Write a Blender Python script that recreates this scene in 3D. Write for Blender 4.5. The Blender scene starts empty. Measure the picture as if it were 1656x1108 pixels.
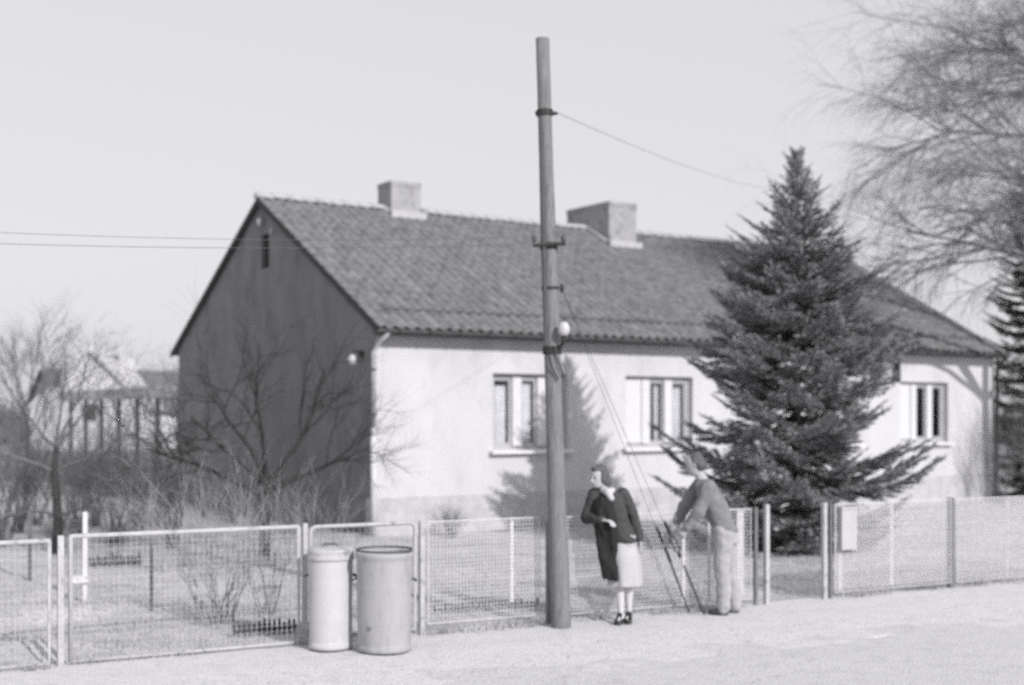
import bpy, math, random
import numpy as np
from mathutils import Vector, Matrix
R = math.radians
scene = bpy.context.scene
C = scene.collection

# ------------------------------------------------------------------ camera, sky, sun, exposure
FPX, HZ, CH = 2083.0, 670.0, 2.2          # focal length and horizon row in photo pixels, eye height
cam_d = bpy.data.cameras.new('camera')
cam = bpy.data.objects.new('camera', cam_d); C.objects.link(cam)
cam.location = (0, 0, CH); cam.rotation_euler = (R(90), 0, 0)
cam_d.sensor_width = 36.0; cam_d.lens = 36.0 * FPX / 1656.0
cam_d.shift_y = (HZ - 554.0) / 1656.0
cam_d.clip_end = 2000.0
cam_d.dof.use_dof = True; cam_d.dof.focus_distance = 6.5; cam_d.dof.aperture_fstop = 1.5
scene.camera = cam

SUN_H = Vector((0.607, -0.798, 0)).normalized(); SUN_EL = R(29)
to_sun = Vector((SUN_H.x * math.cos(SUN_EL), SUN_H.y * math.cos(SUN_EL), math.sin(SUN_EL)))
TINT = (0.992, 0.982, 1.012)
world = bpy.data.worlds.new('World'); scene.world = world; world.use_nodes = True
nt = world.node_tree; nt.nodes.clear()
sky_n = nt.nodes.new('ShaderNodeTexSky'); sky_n.sky_type = 'NISHITA'; sky_n.sun_disc = False
sky_n.sun_elevation = SUN_EL; sky_n.sun_rotation = math.atan2(SUN_H.x, SUN_H.y)
sky_n.air_density = 1.0; sky_n.dust_density = 3.0; sky_n.ozone_density = 1.0
bw = nt.nodes.new('ShaderNodeRGBToBW')                     # black-and-white film
pw = nt.nodes.new('ShaderNodeMath'); pw.operation = 'POWER'; pw.inputs[1].default_value = 0.15   # flat, hazy sky
tn = nt.nodes.new('ShaderNodeMix'); tn.data_type = 'RGBA'; tn.blend_type = 'MULTIPLY'; tn.inputs[0].default_value = 1.0
tn.inputs[7].default_value = (*TINT, 1)
sc_ = nt.nodes.new('ShaderNodeMath'); sc_.operation = 'MULTIPLY'; sc_.inputs[1].default_value = 6.4
bg = nt.nodes.new('ShaderNodeBackground'); bg.inputs[1].default_value = 0.1
wo = nt.nodes.new('ShaderNodeOutputWorld')
nt.links.new(sky_n.outputs[0], bw.inputs[0]); nt.links.new(bw.outputs[0], pw.inputs[0])
nt.links.new(pw.outputs[0], sc_.inputs[0]); nt.links.new(sc_.outputs[0], tn.inputs[6])
nt.links.new(tn.outputs[2], bg.inputs[0]); nt.links.new(bg.outputs[0], wo.inputs[0])

sun_d = bpy.data.lights.new('sun', 'SUN'); sun_d.energy = 3.7; sun_d.angle = R(0.6); sun_d.color = (1.0, 0.99, 0.985)
sun = bpy.data.objects.new('sun', sun_d); C.objects.link(sun)
sun.rotation_euler = (-to_sun).to_track_quat('-Z', 'Y').to_euler(); sun.location = (8, -10, 12)

scene.cycles.use_denoising = False      # leave the sensor grain in
scene.view_settings.view_transform = 'Standard'; scene.view_settings.look = 'None'
scene.view_settings.exposure = 0.0; scene.view_settings.gamma = 1.0

# ------------------------------------------------------------------ helpers
def G(u, v, z=0.0):
    """photo pixel -> place where its sight line meets height z"""
    Y = FPX * (CH - z) / (v - HZ)
    return Vector(((u - 828.0) / FPX * Y, Y, z))

def At(u, v, Y):
    return Vector(((u - 828.0) / FPX * Y, Y, CH + (HZ - v) / FPX * Y))

def mat(name, grey, rough=0.85, var=0.15, scale=6.0, fine=60.0, finevar=0.08, bump=0.0, metal=0.0, spec=0.3, streak=None, dark=None, objrand=0.0):
    m = bpy.data.materials.new(name); m.use_nodes = True
    n = m.node_tree; b = n.nodes['Principled BSDF']; L = n.links
    b.inputs['Roughness'].default_value = rough; b.inputs['Metallic'].default_value = metal
    b.inputs['Specular IOR Level'].default_value = spec
    geo = n.nodes.new('ShaderNodeNewGeometry')
    vec = geo.outputs['Position']
    if streak:
        mp = n.nodes.new('ShaderNodeMapping'); mp.inputs['Scale'].default_value = streak
        L.new(vec, mp.inputs['Vector']); vec2 = mp.outputs[0]
    else: vec2 = vec
    a = n.nodes.new('ShaderNodeTexNoise'); a.inputs['Scale'].default_value = scale; a.inputs['Detail'].default_value = 5; a.inputs['Roughness'].default_value = 0.6
    L.new(vec2, a.inputs['Vector'])
    f = n.nodes.new('ShaderNodeTexNoise'); f.inputs['Scale'].default_value = fine; f.inputs['Detail'].default_value = 3
    L.new(vec, f.inputs['Vector'])
    r1 = n.nodes.new('ShaderNodeMapRange'); r1.inputs[1].default_value = 0.3; r1.inputs[2].default_value = 0.7
    r1.inputs[3].default_value = 1 - var; r1.inputs[4].default_value = 1 + var; L.new(a.outputs['Fac'], r1.inputs[0])
    r2 = n.nodes.new('ShaderNodeMapRange'); r2.inputs[1].default_value = 0.3; r2.inputs[2].default_value = 0.7
    r2.inputs[3].default_value = 1 - finevar; r2.inputs[4].default_value = 1 + finevar; L.new(f.outputs['Fac'], r2.inputs[0])
    mu = n.nodes.new('ShaderNodeMath'); mu.operation = 'MULTIPLY'; L.new(r1.outputs[0], mu.inputs[0]); L.new(r2.outputs[0], mu.inputs[1])
    out = mu.outputs[0]
    if objrand:
        oi = n.nodes.new('ShaderNodeObjectInfo'); r3 = n.nodes.new('ShaderNodeMapRange')
        r3.inputs[3].default_value = 1 - objrand; r3.inputs[4].default_value = 1 + objrand; L.new(oi.outputs['Random'], r3.inputs[0])
        m3 = n.nodes.new('ShaderNodeMath'); m3.operation = 'MULTIPLY'; L.new(out, m3.inputs[0]); L.new(r3.outputs[0], m3.inputs[1]); out = m3.outputs[0]
    if dark:      # wear / stain patches: (grey factor, noise scale, threshold)
        s = n.nodes.new('ShaderNodeTexNoise'); s.inputs['Scale'].default_value = dark[1]; s.inputs['Detail'].default_value = 6; L.new(vec2, s.inputs['Vector'])
        rs = n.nodes.new('ShaderNodeMapRange'); rs.inputs[1].default_value = dark[2]; rs.inputs[2].default_value = dark[2] + 0.12
        rs.inputs[3].default_value = 1.0; rs.inputs[4].default_value = dark[0]; L.new(s.outputs['Fac'], rs.inputs[0])
        m2 = n.nodes.new('ShaderNodeMath'); m2.operation = 'MULTIPLY'; L.new(out, m2.inputs[0]); L.new(rs.outputs[0], m2.inputs[1]); out = m2.outputs[0]
    vm = n.nodes.new('ShaderNodeVectorMath'); vm.operation = 'SCALE'
    vm.inputs[0].default_value = (grey * TINT[0], grey * TINT[1], grey * TINT[2]); L.new(out, vm.inputs['Scale'])
    L.new(vm.outputs[0], b.inputs['Base Color'])
    if bump:
        bn = n.nodes.new('ShaderNodeBump'); bn.inputs['Strength'].default_value = bump; bn.inputs['Distance'].default_value = 0.02
        L.new(f.outputs['Fac'], bn.inputs['Height']); L.new(bn.outputs[0], b.inputs['Normal'])
    return m

def glass_mat(name):
    m = bpy.data.materials.new(name); m.use_nodes = True
    n = m.node_tree; n.nodes.clear(); L = n.links
    t = n.nodes.new('ShaderNodeBsdfTransparent'); t.inputs[0].default_value = (0.93, 0.93, 0.94, 1)
    g = n.nodes.new('ShaderNodeBsdfGlossy'); g.inputs['Roughness'].default_value = 0.03
    fr = n.nodes.new('ShaderNodeFresnel'); fr.inputs[0].default_value = 1.5
    mx = n.nodes.new('ShaderNodeMixShader'); o = n.nodes.new('ShaderNodeOutputMaterial')
    L.new(fr.outputs[0], mx.inputs[0]); L.new(t.outputs[0], mx.inputs[1]); L.new(g.outputs[0], mx.inputs[2]); L.new(mx.outputs[0], o.inputs[0])
    return m

M = dict(
    wall=mat('white_render', 0.56, 0.9, 0.06, 1.5, 90, 0.05, 0.3, streak=(1, 1, 0.5), dark=(0.93, 2.4, 0.56)),
    gable=mat('shade_toned_gable_render', 0.21, 0.9, 0.16, 1.6, 70, 0.14, 0.5, streak=(1, 1, 0.45), dark=(0.82, 2.6, 0.55)),  # gable's shade put into the base colour, far darker than the front wall
    plinth=mat('plinth_roughcast', 0.49, 0.95, 0.15, 4, 120, 0.2, 0.6),
    tile=mat('clay_pantile', 0.175, 0.85, 0.30, 4.0, 30, 0.22, 0.2, objrand=0.12, dark=(0.75, 3.0, 0.56)),
    ridge=mat('mortared_ridge_tile', 0.42, 0.9, 0.15, 5, 60, 0.15, 0.2),
    chim=mat('rendered_chimney', 0.34, 0.9, 0.16, 4, 50, 0.15, 0.4, dark=(0.7, 5, 0.55)),
    zinc=mat('weathered_zinc', 0.10, 0.6, 0.15, 6, 60, 0.1, metal=0.2),
    flash=mat('pale_flashing', 0.44, 0.7, 0.08, 6),
    dkwood=mat('dark_wood', 0.06, 0.8, 0.2, 8),
    soffit=mat('soffit_wood', 0.12, 0.8, 0.2, 8),
    frame=mat('white_paint', 0.62, 0.5, 0.04, 6),
    greyframe=mat('grey_casement_paint', 0.42, 0.6, 0.06, 6),
    curtain=mat('net_curtain', 0.8, 0.95, 0.12, 12),
    blind=mat('white_roller_blind', 0.62, 0.8, 0.03, 5),
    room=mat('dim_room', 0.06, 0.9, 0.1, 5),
    sill=mat('stone_sill', 0.70, 0.8, 0.06, 6),
    pole=mat('weathered_pole_wood', 0.20, 0.9, 0.22, 10, 80, 0.15, 0.4, streak=(6, 6, 0.5), dark=(0.6, 8, 0.56)),
    iron=mat('dark_iron', 0.045, 0.6, 0.2, 20, metal=0.3),
    porc=mat('white_porcelain', 0.5, 0.25, 0.03, 10, spec=0.5),
    fence=mat('grey_painted_steel', 0.44, 0.6, 0.12, 7, 60, 0.12, dark=(0.6, 9, 0.58)),
    fenced=mat('dull_fence_post', 0.17, 0.7, 0.12, 7, 60, 0.1),
    wire=mat('galvanised_wire', 0.62, 0.55, 0.1, 12),
    stake=mat('white_stake', 0.72, 0.7, 0.08, 9, dark=(0.7, 12, 0.6)),
    plate=mat('pale_letterbox_paint', 0.44, 0.6, 0.06, 9),
    bin1=mat('pale_galvanised_bin', 0.50, 0.5, 0.05, 5, 60, 0.05, streak=(1, 1, 0.3), dark=(0.85, 5, 0.55)),
    bin2=mat('dull_galvanised_bin', 0.36, 0.55, 0.10, 3, 60, 0.08, streak=(1, 1, 0.25), dark=(0.86, 14, 0.54)),
    spruce=mat('spruce_needles', 0.30, 0.7, 0.45, 3.0, 25, 0.35),
    bark=mat('dark_bark', 0.05, 0.95, 0.3, 12, 80, 0.2),
    twig=mat('grey_twigs', 0.15, 0.9, 0.3, 6),
    pale=mat('pale_canes', 0.36, 0.9, 0.25, 6),
    birch=mat('birch_twigs', 0.27, 0.9, 0.3, 3),
    thuja=mat('dark_conifer', 0.045, 0.8, 0.4, 3, 25, 0.3),
    grass=mat('dry_grass', 0.42, 0.95, 0.3, 1.2, 40, 0.25),
    garden=mat('garden_ground', 0.46, 0.95, 0.22, 0.9, 30, 0.2, 0.5, dark=(0.6, 1.2, 0.56)),
    ground=mat('field_ground', 0.24, 0.95, 0.25, 0.3, 10, 0.2, 0.3),
    pave=mat('sandy_footpath', 0.60, 0.95, 0.12, 5.0, 45, 0.18, 0.6, dark=(0.86, 5.0, 0.55)),
    road=mat('worn_road', 0.55, 0.95, 0.12, 4.0, 45, 0.18, 0.6, dark=(0.88, 4.0, 0.55)),
    stone=mat('small_stones', 0.42, 0.9, 0.3, 15),
    farlight=mat('far_pale_wall', 0.60, 0.9, 0.08, 2),
    fardark=mat('far_dark_roof', 0.16, 0.9, 0.15, 2),
    shed=mat('weathered_shed_boards', 0.24, 0.9, 0.2, 4, 40, 0.15, streak=(5, 5, 0.5)),
    glass=glass_mat('window_glass'),
    skin=mat('skin', 0.42, 0.6, 0.05, 12), hair=mat('dark_hair', 0.03, 0.6, 0.2, 40), hairg=mat('grey_brown_hair', 0.10, 0.6, 0.2, 40),
    stocking=mat('pale_stocking', 0.56, 0.7, 0.04, 10), shoe=mat('black_shoe', 0.02, 0.4, 0.1, 10, spec=0.5),
    jacket=mat('grey_jacket_cloth', 0.06, 0.95, 0.12, 14, 150, 0.1, 0.2), skirt=mat('pale_skirt_cloth', 0.44, 0.9, 0.06, 10),
    blackcoat=mat('black_coat_cloth', 0.022, 0.95, 0.2, 10), collar=mat('white_scarf', 0.5, 0.9, 0.04, 10),
    bag=mat('pale_bag', 0.42, 0.7, 0.06, 10),
    trouser=mat('pale_work_trousers', 0.36, 0.95, 0.12, 9, 120, 0.08, 0.2), mjacket=mat('mid_grey_work_jacket', 0.20, 0.95, 0.18, 9, 120, 0.1, 0.2),
    vest=mat('dark_glove_sleeve', 0.05, 0.95, 0.2, 10),
)

class MB:
    def __init__(s): s.v = []; s.f = []
    def quadbox(s, corners):
        b = len(s.v); s.v += [tuple(c) for c in corners]
        s.f += [tuple(b + i for i in q) for q in ((0, 3, 2, 1), (4, 5, 6, 7), (0, 1, 5, 4), (1, 2, 6, 5), (2, 3, 7, 6), (3, 0, 4, 7))]
        return s
    def box(s, x0, x1, y0, y1, z0, z1):
        return s.quadbox([(x0, y0, z0), (x1, y0, z0), (x1, y1, z0), (x0, y1, z0), (x0, y0, z1), (x1, y0, z1), (x1, y1, z1), (x0, y1, z1)])
    def tube(s, pts, rad, n=8, cap=True):
        pts = [Vector(p) for p in pts]
        if not isinstance(rad, (list, tuple)): rad = [rad] * len(pts)
        b = len(s.v)
        for i, p in enumerate(pts):
            d = (pts[min(i + 1, len(pts) - 1)] - pts[max(i - 1, 0)]).normalized()
            a = d.cross(Vector((0, 1, 0.03)) if abs(d.y) < 0.9 else Vector((1, 0, 0))).normalized(); c = d.cross(a)
            for k in range(n):
                t = 2 * math.pi * k / n; s.v.append(tuple(p + (a * math.cos(t) + c * math.sin(t)) * rad[i]))
        for i in range(len(pts) - 1):
            for k in range(n):
                k2 = (k + 1) % n; s.f.append((b + i * n + k, b + i * n + k2, b + (i + 1) * n + k2, b + (i + 1) * n + k))
        if cap:
            s.f.append(tuple(b + k for k in reversed(range(n)))); s.f.append(tuple(b + (len(pts) - 1) * n + k for k in range(n)))
        return s
    def loft(s, rings):            # rings: lists of equal-length points, capped
        b = len(s.v); n = len(rings[0])
        for r in rings: s.v += [tuple(p) for p in r]
        for i in range(len(rings) - 1):
            for k in range(n):
                k2 = (k + 1) % n; s.f.append((b + i * n + k, b + i * n + k2, b + (i + 1) * n + k2, b + (i + 1) * n + k))
        s.f.append(tuple(b + k for k in reversed(range(n)))); s.f.append(tuple(b + (len(rings) - 1) * n + k for k in range(n)))
        return s
    def lathe(s, prof, n=32, c=(0, 0, 0), wob=None):
        b = len(s.v)
        for (r, z) in prof:
            for k in range(n):
                t = 2 * math.pi * k / n; rr = r * (1 + (wob(t, z) if wob else 0))
                s.v.append((c[0] + rr * math.cos(t), c[1] + rr * math.sin(t), c[2] + z))
        for i in range(len(prof) - 1):
            for k in range(n):
                k2 = (k + 1) % n; s.f.append((b + i * n + k, b + i * n + k2, b + (i + 1) * n + k2, b + (i + 1) * n + k))
        return s
    def ball(s, c, rx, ry=None, rz=None, n=14, m=9):
        ry = ry or rx; rz = rz or rx; b = len(s.v); c = Vector(c)
        s.v.append((c.x, c.y, c.z - rz))
        for i in range(1, m):
            ph = -math.pi / 2 + math.pi * i / m
            for k in range(n):
                t = 2 * math.pi * k / n
                s.v.append((c.x + rx * math.cos(ph) * math.cos(t), c.y + ry * math.cos(ph) * math.sin(t), c.z + rz * math.sin(ph)))
        s.v.append((c.x, c.y, c.z + rz)); top = len(s.v) - 1
        for k in range(n):
            k2 = (k + 1) % n
            s.f.append((b, b + 1 + k2, b + 1 + k)); s.f.append((top, b + 1 + (m - 2) * n + k, b + 1 + (m - 2) * n + k2))
            for i in range(m - 2):
                s.f.append((b + 1 + i * n + k, b + 1 + i * n + k2, b + 1 + (i + 1) * n + k2, b + 1 + (i + 1) * n + k))
        return s
    def limb(s, chain, n=10):      # rounded, tapered chain: [(point, radius)...] (for remeshing)
        for i, (p, r) in enumerate(chain):
            s.ball(p, r, n=n, m=6)
            if i: s.tube([chain[i - 1][0], p], [chain[i - 1][1], r], n)
        return s
    def mesh(s, name, smooth=False):
        me = bpy.data.meshes.new(name); me.from_pydata(s.v, [], s.f); me.update()
        if smooth: me.polygons.foreach_set('use_smooth', [True] * len(me.polygons))
        return me
    def build(s, name, m, parent=None, smooth=False, off=(0, 0, 0)):
        if off != (0, 0, 0):
            o_ = Vector(off); s.v = [tuple(Vector(p) - o_) for p in s.v]
        me = s.mesh(name, smooth); me.materials.append(m)
        o = bpy.data.objects.new(name, me); C.objects.link(o)
        if parent: o.parent = parent
        return o

def tag(o, label=None, cat=None, group=None, kind=None):
    if label: o['label'] = label
    if cat: o['category'] = cat
    if group: o['group'] = group
    if kind: o['kind'] = kind
    return o
def thing(name, label, cat, loc=(0, 0, 0), rz=0, group=None):
    o = bpy.data.objects.new(name, None); C.objects.link(o); o.empty_display_size = 0.2
    o.location = loc; o.rotation_euler = (0, 0, rz)
    return tag(o, label, cat, group)
def mesh_np(name, verts, faces, m, parent=None, loc=None, smooth=False):
    """numpy verts (n,3) and faces (k,3|4)"""
    me = bpy.data.meshes.new(name); verts = np.asarray(verts, dtype=np.float32); faces = np.asarray(faces, dtype=np.int32)
    me.vertices.add(len(verts)); me.vertices.foreach_set('co', verts.ravel())
    k = faces.shape[1]; me.loops.add(faces.size); me.loops.foreach_set('vertex_index', faces.ravel())
    me.polygons.add(len(faces)); me.polygons.foreach_set('loop_start', np.arange(0, faces.size, k, dtype=np.int32))
    me.update(calc_edges=True); me.materials.append(m)
    if smooth: me.polygons.foreach_set('use_smooth', np.ones(len(faces), dtype=bool))
    o = bpy.data.objects.new(name, me); C.objects.link(o)
    if parent: o.parent = parent
    if loc is not None: o.location = loc
    return o
def segs_mesh(segs, sides=3):
    """segs: (n,8) p0 p1 r0 r1 -> open prisms"""
    a = np.asarray(segs, dtype=np.float64); p0, p1, r0, r1 = a[:, :3], a[:, 3:6], a[:, 6], a[:, 7]
    d = p1 - p0; d /= np.maximum(np.linalg.norm(d, axis=1), 1e-9)[:, None]
    ref = np.where(np.abs(d[:, 2:3]) < 0.9, np.array([[0, 0, 1.0]]), np.array([[1.0, 0, 0]]))
    x = np.cross(d, ref); x /= np.linalg.norm(x, axis=1)[:, None]; y = np.cross(d, x)
    n = len(a); V = np.zeros((n, 2 * sides, 3))
    for k in range(sides):
        t = 2 * math.pi * k / sides; off = x * math.cos(t) + y * math.sin(t)
        V[:, k] = p0 + off * r0[:, None]; V[:, sides + k] = p1 + off * r1[:, None]
    base = (np.arange(n) * 2 * sides)[:, None]
    F = [base + np.array([[k, (k + 1) % sides, sides + (k + 1) % sides, sides + k]]) for k in range(sides)]
    return V.reshape(-1, 3), np.concatenate(F)

# ------------------------------------------------------------------ the setting: ground, footpath, road, garden
FA = Vector((-3.98, 11.23, 0)); FANG = math.atan2(5.08, 9.55); FD = Vector((math.cos(FANG), math.sin(FANG), 0)); FN = Vector((FD.y, -FD.x, 0))
def FW(k, n=0.0, z=0.0): return FA + FD * k + FN * n + Vector((0, 0, z))       # fence coordinates: along, towards the street, up
def kof(u, n=0.0):
    r = (u - 828.0) / FPX; o = FA + FN * n
    return (o.y * r - o.x) / (FD.x - FD.y * r)

random.seed(3); rng = np.random.default_rng(3)
g = MB(); N = 24
g.v = [(400 * math.cos(2 * math.pi * i / N), 60 + 400 * math.sin(2 * math.pi * i / N), -0.04) for i in range(N)]; g.f = [tuple(range(N))]
tag(g.build('ground', M['ground']), kind='structure')
def hsh(x, y): return (math.sin(x * 1.7 + 0.6 * math.sin(y * 1.1)) + math.sin(y * 2.3 + 1.3 * math.sin(x * 0.9)) + 0.5 * math.sin(x * 5.1 + y * 4.3)) / 2.5
def sheet(name, k0, k1, n0, n1, dk, dn, zf, m, jag=0.0):
    ks = np.arange(k0, k1 + 1e-6, dk); ns = np.arange(n0, n1 + 1e-6, dn); V = []; F = []
    for i, k in enumerate(ks):
        for j, n in enumerate(ns):
            nn = n + (jag * (hsh(k * 1.3, 7.0) + 0.5 * hsh(k * 4.1, 3.0)) if j == len(ns) - 1 else 0)
            p = FW(k, nn); V.append((p.x, p.y, zf(k, nn, j == len(ns) - 1)))
    w = len(ns)
    for i in range(len(ks) - 1):
        for j in range(w - 1): F.append((i * w + j, i * w + j + 1, (i + 1) * w + j + 1, (i + 1) * w + j))
    o = mesh_np(name, V, F, m, smooth=True); return tag(o, kind='structure')
sheet('road', -30, 60, 1.6, 22, 0.5, 0.4, lambda k, n, e: -0.02 + 0.008 * hsh(k * 1.5, n * 2), M['road'])
sheet('footpath', -30, 60, -0.25, 2.35, 0.12, 0.13, lambda k, n, e: (-0.032 if e else 0.006 * hsh(k * 3, n * 4) + 0.004 * hsh(k * 9, n * 11) + (0.0 if n < 0.9 else -0.026 * (n - 0.9) / 1.45)), M['pave'], 0.22)
def garden_z(k, n):
    left = max(0.0, min(1.0, (4.0 - k) / 3.0))
    fade = min(1.0, max(0.0, (-n - 0.2) / 0.6))
    mound = max(0.0, math.sin((k * 0.35 - n) * 2.6)) * 0.13 * left * (1.0 if n > -4.5 else 0.3)
    return fade * (mound + 0.03 * hsh(k * 1.2, n * 1.6) + 0.015 * hsh(k * 4, n * 5)) + 0.004
sheet('garden', -26, 34, -34, -0.2, 0.2, 0.2, lambda k, n, e: garden_z(k, n) if n > -33 else -0.03, M['garden'])

# ------------------------------------------------------------------ the long house
HP = Vector((-2.45, 23.1, 0)); HANG = R(33.3); LEN, DEP = 17.6, 10.6
EZ, RZ_, RY, OV, VG = 3.73, 6.83, 5.3, 0.35, 0.10      # eave edge height, ridge height, ridge line, eave and verge overhang
SL = (RZ_ - EZ) / (RY + OV)
def roofz(y): return EZ + SL * (min(y, 2 * RY - y) + OV)
house = thing('farmhouse', 'long low white house with shaded gable and tiled roof behind the fence', 'house', HP, HANG)
H3 = Matrix.Translation(HP) @ Matrix.Rotation(HANG, 4, 'Z')
PL = 0.68
WINS = [(2.5, 4.25), (5.7, 7.5), (10.85, 12.6), (14.05, 15.8)]; WZ0, WZ1 = 1.52, 2.98
def wall_holes(x0, x1, z0, z1, holes, y0, depth):
    b = MB(); xs = sorted({x0, x1, *[h[0] for h in holes], *[h[1] for h in holes]}); zs = sorted({z0, z1, *[h[2] for h in holes], *[h[3] for h in holes]})
    inh = lambda x, z: any(h[0] < x < h[1] and h[2] < z < h[3] for h in holes)
    for i in range(len(xs) - 1):
        for j in range(len(zs) - 1):
            if inh((xs[i] + xs[i + 1]) / 2, (zs[j] + zs[j + 1]) / 2): continue
            for y, flip in ((y0, 0), (y0 + depth, 1)):
                q = [(xs[i], y, zs[j]), (xs[i + 1], y, zs[j]), (xs[i + 1], y, zs[j + 1]), (xs[i], y, zs[j + 1])]
                n = len(b.v); b.v += q; b.f.append((n, n + 1, n + 2, n + 3) if not flip else (n + 3, n + 2, n + 1, n))
    for h in holes:
        a, c, e, f = h
        for q in ([(a, e), (c, e)], [(c, e), (c, f)], [(c, f), (a, f)], [(a, f), (a, e)]):
            n = len(b.v); b.v += [(q[0][0], y0, q[0][1]), (q[1][0], y0, q[1][1]), (q[1][0], y0 + depth, q[1][1]), (q[0][0], y0 + depth, q[0][1])]; b.f.append((n, n + 1, n + 2, n + 3))
    return b
wall_holes(0, LEN, PL, EZ + 0.17, [(a, c, WZ0, WZ1) for a, c in WINS], 0.0, 0.30).build('front_wall', M['wall'], house)
b = MB().box(-0.03, LEN + 0.03, -0.04, 0.3, -0.05, PL - 0.002); b.build('front_plinth', M['plinth'], house)
# gable walls with the little attic opening
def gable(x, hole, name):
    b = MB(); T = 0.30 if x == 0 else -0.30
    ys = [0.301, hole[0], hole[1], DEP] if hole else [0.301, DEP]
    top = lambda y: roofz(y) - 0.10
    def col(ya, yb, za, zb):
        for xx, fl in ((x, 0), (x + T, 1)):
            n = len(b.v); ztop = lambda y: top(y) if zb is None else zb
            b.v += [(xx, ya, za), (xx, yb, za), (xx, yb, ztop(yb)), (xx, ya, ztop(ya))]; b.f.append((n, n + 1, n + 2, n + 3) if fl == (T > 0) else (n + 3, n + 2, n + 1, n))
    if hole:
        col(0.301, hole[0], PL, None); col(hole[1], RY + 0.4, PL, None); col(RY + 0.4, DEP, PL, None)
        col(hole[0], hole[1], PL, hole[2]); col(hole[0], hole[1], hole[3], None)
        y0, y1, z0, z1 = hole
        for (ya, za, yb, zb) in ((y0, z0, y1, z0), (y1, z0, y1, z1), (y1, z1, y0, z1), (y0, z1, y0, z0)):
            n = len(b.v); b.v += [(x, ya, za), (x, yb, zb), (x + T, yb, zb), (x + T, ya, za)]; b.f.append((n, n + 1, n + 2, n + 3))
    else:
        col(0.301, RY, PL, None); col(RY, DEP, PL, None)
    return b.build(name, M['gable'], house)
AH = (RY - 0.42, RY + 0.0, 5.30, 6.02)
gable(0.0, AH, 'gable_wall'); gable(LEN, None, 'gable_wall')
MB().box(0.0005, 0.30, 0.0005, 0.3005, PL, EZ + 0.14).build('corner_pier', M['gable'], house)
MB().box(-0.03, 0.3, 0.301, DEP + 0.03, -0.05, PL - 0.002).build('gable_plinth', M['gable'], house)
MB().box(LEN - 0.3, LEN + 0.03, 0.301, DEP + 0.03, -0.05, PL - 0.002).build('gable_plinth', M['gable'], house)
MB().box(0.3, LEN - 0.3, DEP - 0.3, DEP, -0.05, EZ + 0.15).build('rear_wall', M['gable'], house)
# attic louvre
av = MB().box(0.16, 0.19, AH[0], AH[1], AH[2], AH[3]).build('attic_shutter', M['iron'], house)
for i in range(9):
    z = AH[2] + 0.04 + i * 0.078
    MB().quadbox([(0.05, AH[0] + 0.02, z - 0.012), (0.13, AH[0] + 0.02, z + 0.03), (0.13, AH[1] - 0.02, z + 0.03), (0.05, AH[1] - 0.02, z - 0.012), (0.05, AH[0] + 0.02, z), (0.13, AH[0] + 0.02, z + 0.042), (0.13, AH[1] - 0.02, z + 0.042), (0.05, AH[1] - 0.02, z)]).build('louvre', M['dkwood'], av)
# room behind the windows
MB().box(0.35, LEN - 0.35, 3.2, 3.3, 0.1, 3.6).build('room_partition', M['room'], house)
# windows
def window(x0, x1, lab, mode):
    zc0, zc1 = WZ0, WZ1; yf = 0.13
    fr = MB(); t = 0.07
    fr.box(x0, x1, yf, yf + 0.09, zc0, zc0 + t); fr.box(x0, x1, yf, yf + 0.09, zc1 - t, zc1)
    fr.box(x0, x0 + t, yf, yf + 0.09, zc0 + t, zc1 - t); fr.box(x1 - t, x1, yf, yf + 0.09, zc0 + t, zc1 - t)
    o = fr.build('window', M['greyframe'], house); tag(o, lab)
    w = (x1 - x0) / 3.0; mw = 0.10
    for k in (1, 2):
        xm = x0 + k * w + (0.02 if mode == 0 else 0.0)
        MB().box(xm - mw, xm + mw, yf - 0.045, yf + 0.10, zc0 + t, zc1 - t).build('mullion', M['frame'], o)
    for k in range(3):
        a, c = x0 + k * w + (t if k == 0 else mw + 0.02), x0 + (k + 1) * w - (t if k == 2 else mw - 0.02)
        cs = MB(); y = yf + 0.02
        cs.box(a, c, y, y + 0.05, zc0 + t, zc0 + t + 0.06); cs.box(a, c, y, y + 0.05, zc1 - t - 0.06, zc1 - t)
        cs.box(a, a + 0.05, y, y + 0.05, zc0 + t + 0.06, zc1 - t - 0.06); cs.box(c - 0.05, c, y, y + 0.05, zc0 + t + 0.06, zc1 - t - 0.06)
        cs.build('casement', M['greyframe'], o)
        MB().box(a + 0.05, c - 0.05, y + 0.02, y + 0.026, zc0 + t + 0.06, zc1 - t - 0.06).build('pane', M['glass'], o)
        if mode == 1 and k == 0:
            MB().box(a + 0.0, c + 0.02, y - 0.03, y - 0.018, zc0 + t + 0.02, zc1 - t).build('roller_blind', M['blind'], o)
            continue
        if mode == 1 and k == 1:
            a = a + (c - a) * 0.55
        V = []; F = []; nx = 14
        for i in range(nx + 1):
            x = a + 0.02 + (c - a - 0.04) * i / nx; yy = yf + 0.135 + 0.02 * math.sin(i * 1.9) + 0.008 * math.sin(i * 0.7)
            V += [(x, yy, zc0 + 0.10), (x, yy + 0.01, zc1 - 0.07 - (0.16 if k != 1 else 0.10))]
        for i in range(nx): F.append((2 * i, 2 * i + 2, 2 * i + 3, 2 * i + 1))
        mesh_np('curtain', V, F, M['curtain'], o, smooth=True)
    MB().quadbox([(x0 - 0.09, -0.14, zc0 - 0.075), (x1 + 0.09, -0.14, zc0 - 0.075), (x1 + 0.09, 0.14, zc0 - 0.06), (x0 - 0.09, 0.14, zc0 - 0.06),
                  (x0 - 0.09, -0.14, zc0 - 0.02), (x1 + 0.09, -0.14, zc0 - 0.02), (x1 + 0.09, 0.14, zc0 + 0.004), (x0 - 0.09, 0.14, zc0 + 0.004)]).build('sill', M['sill'], o)
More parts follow.
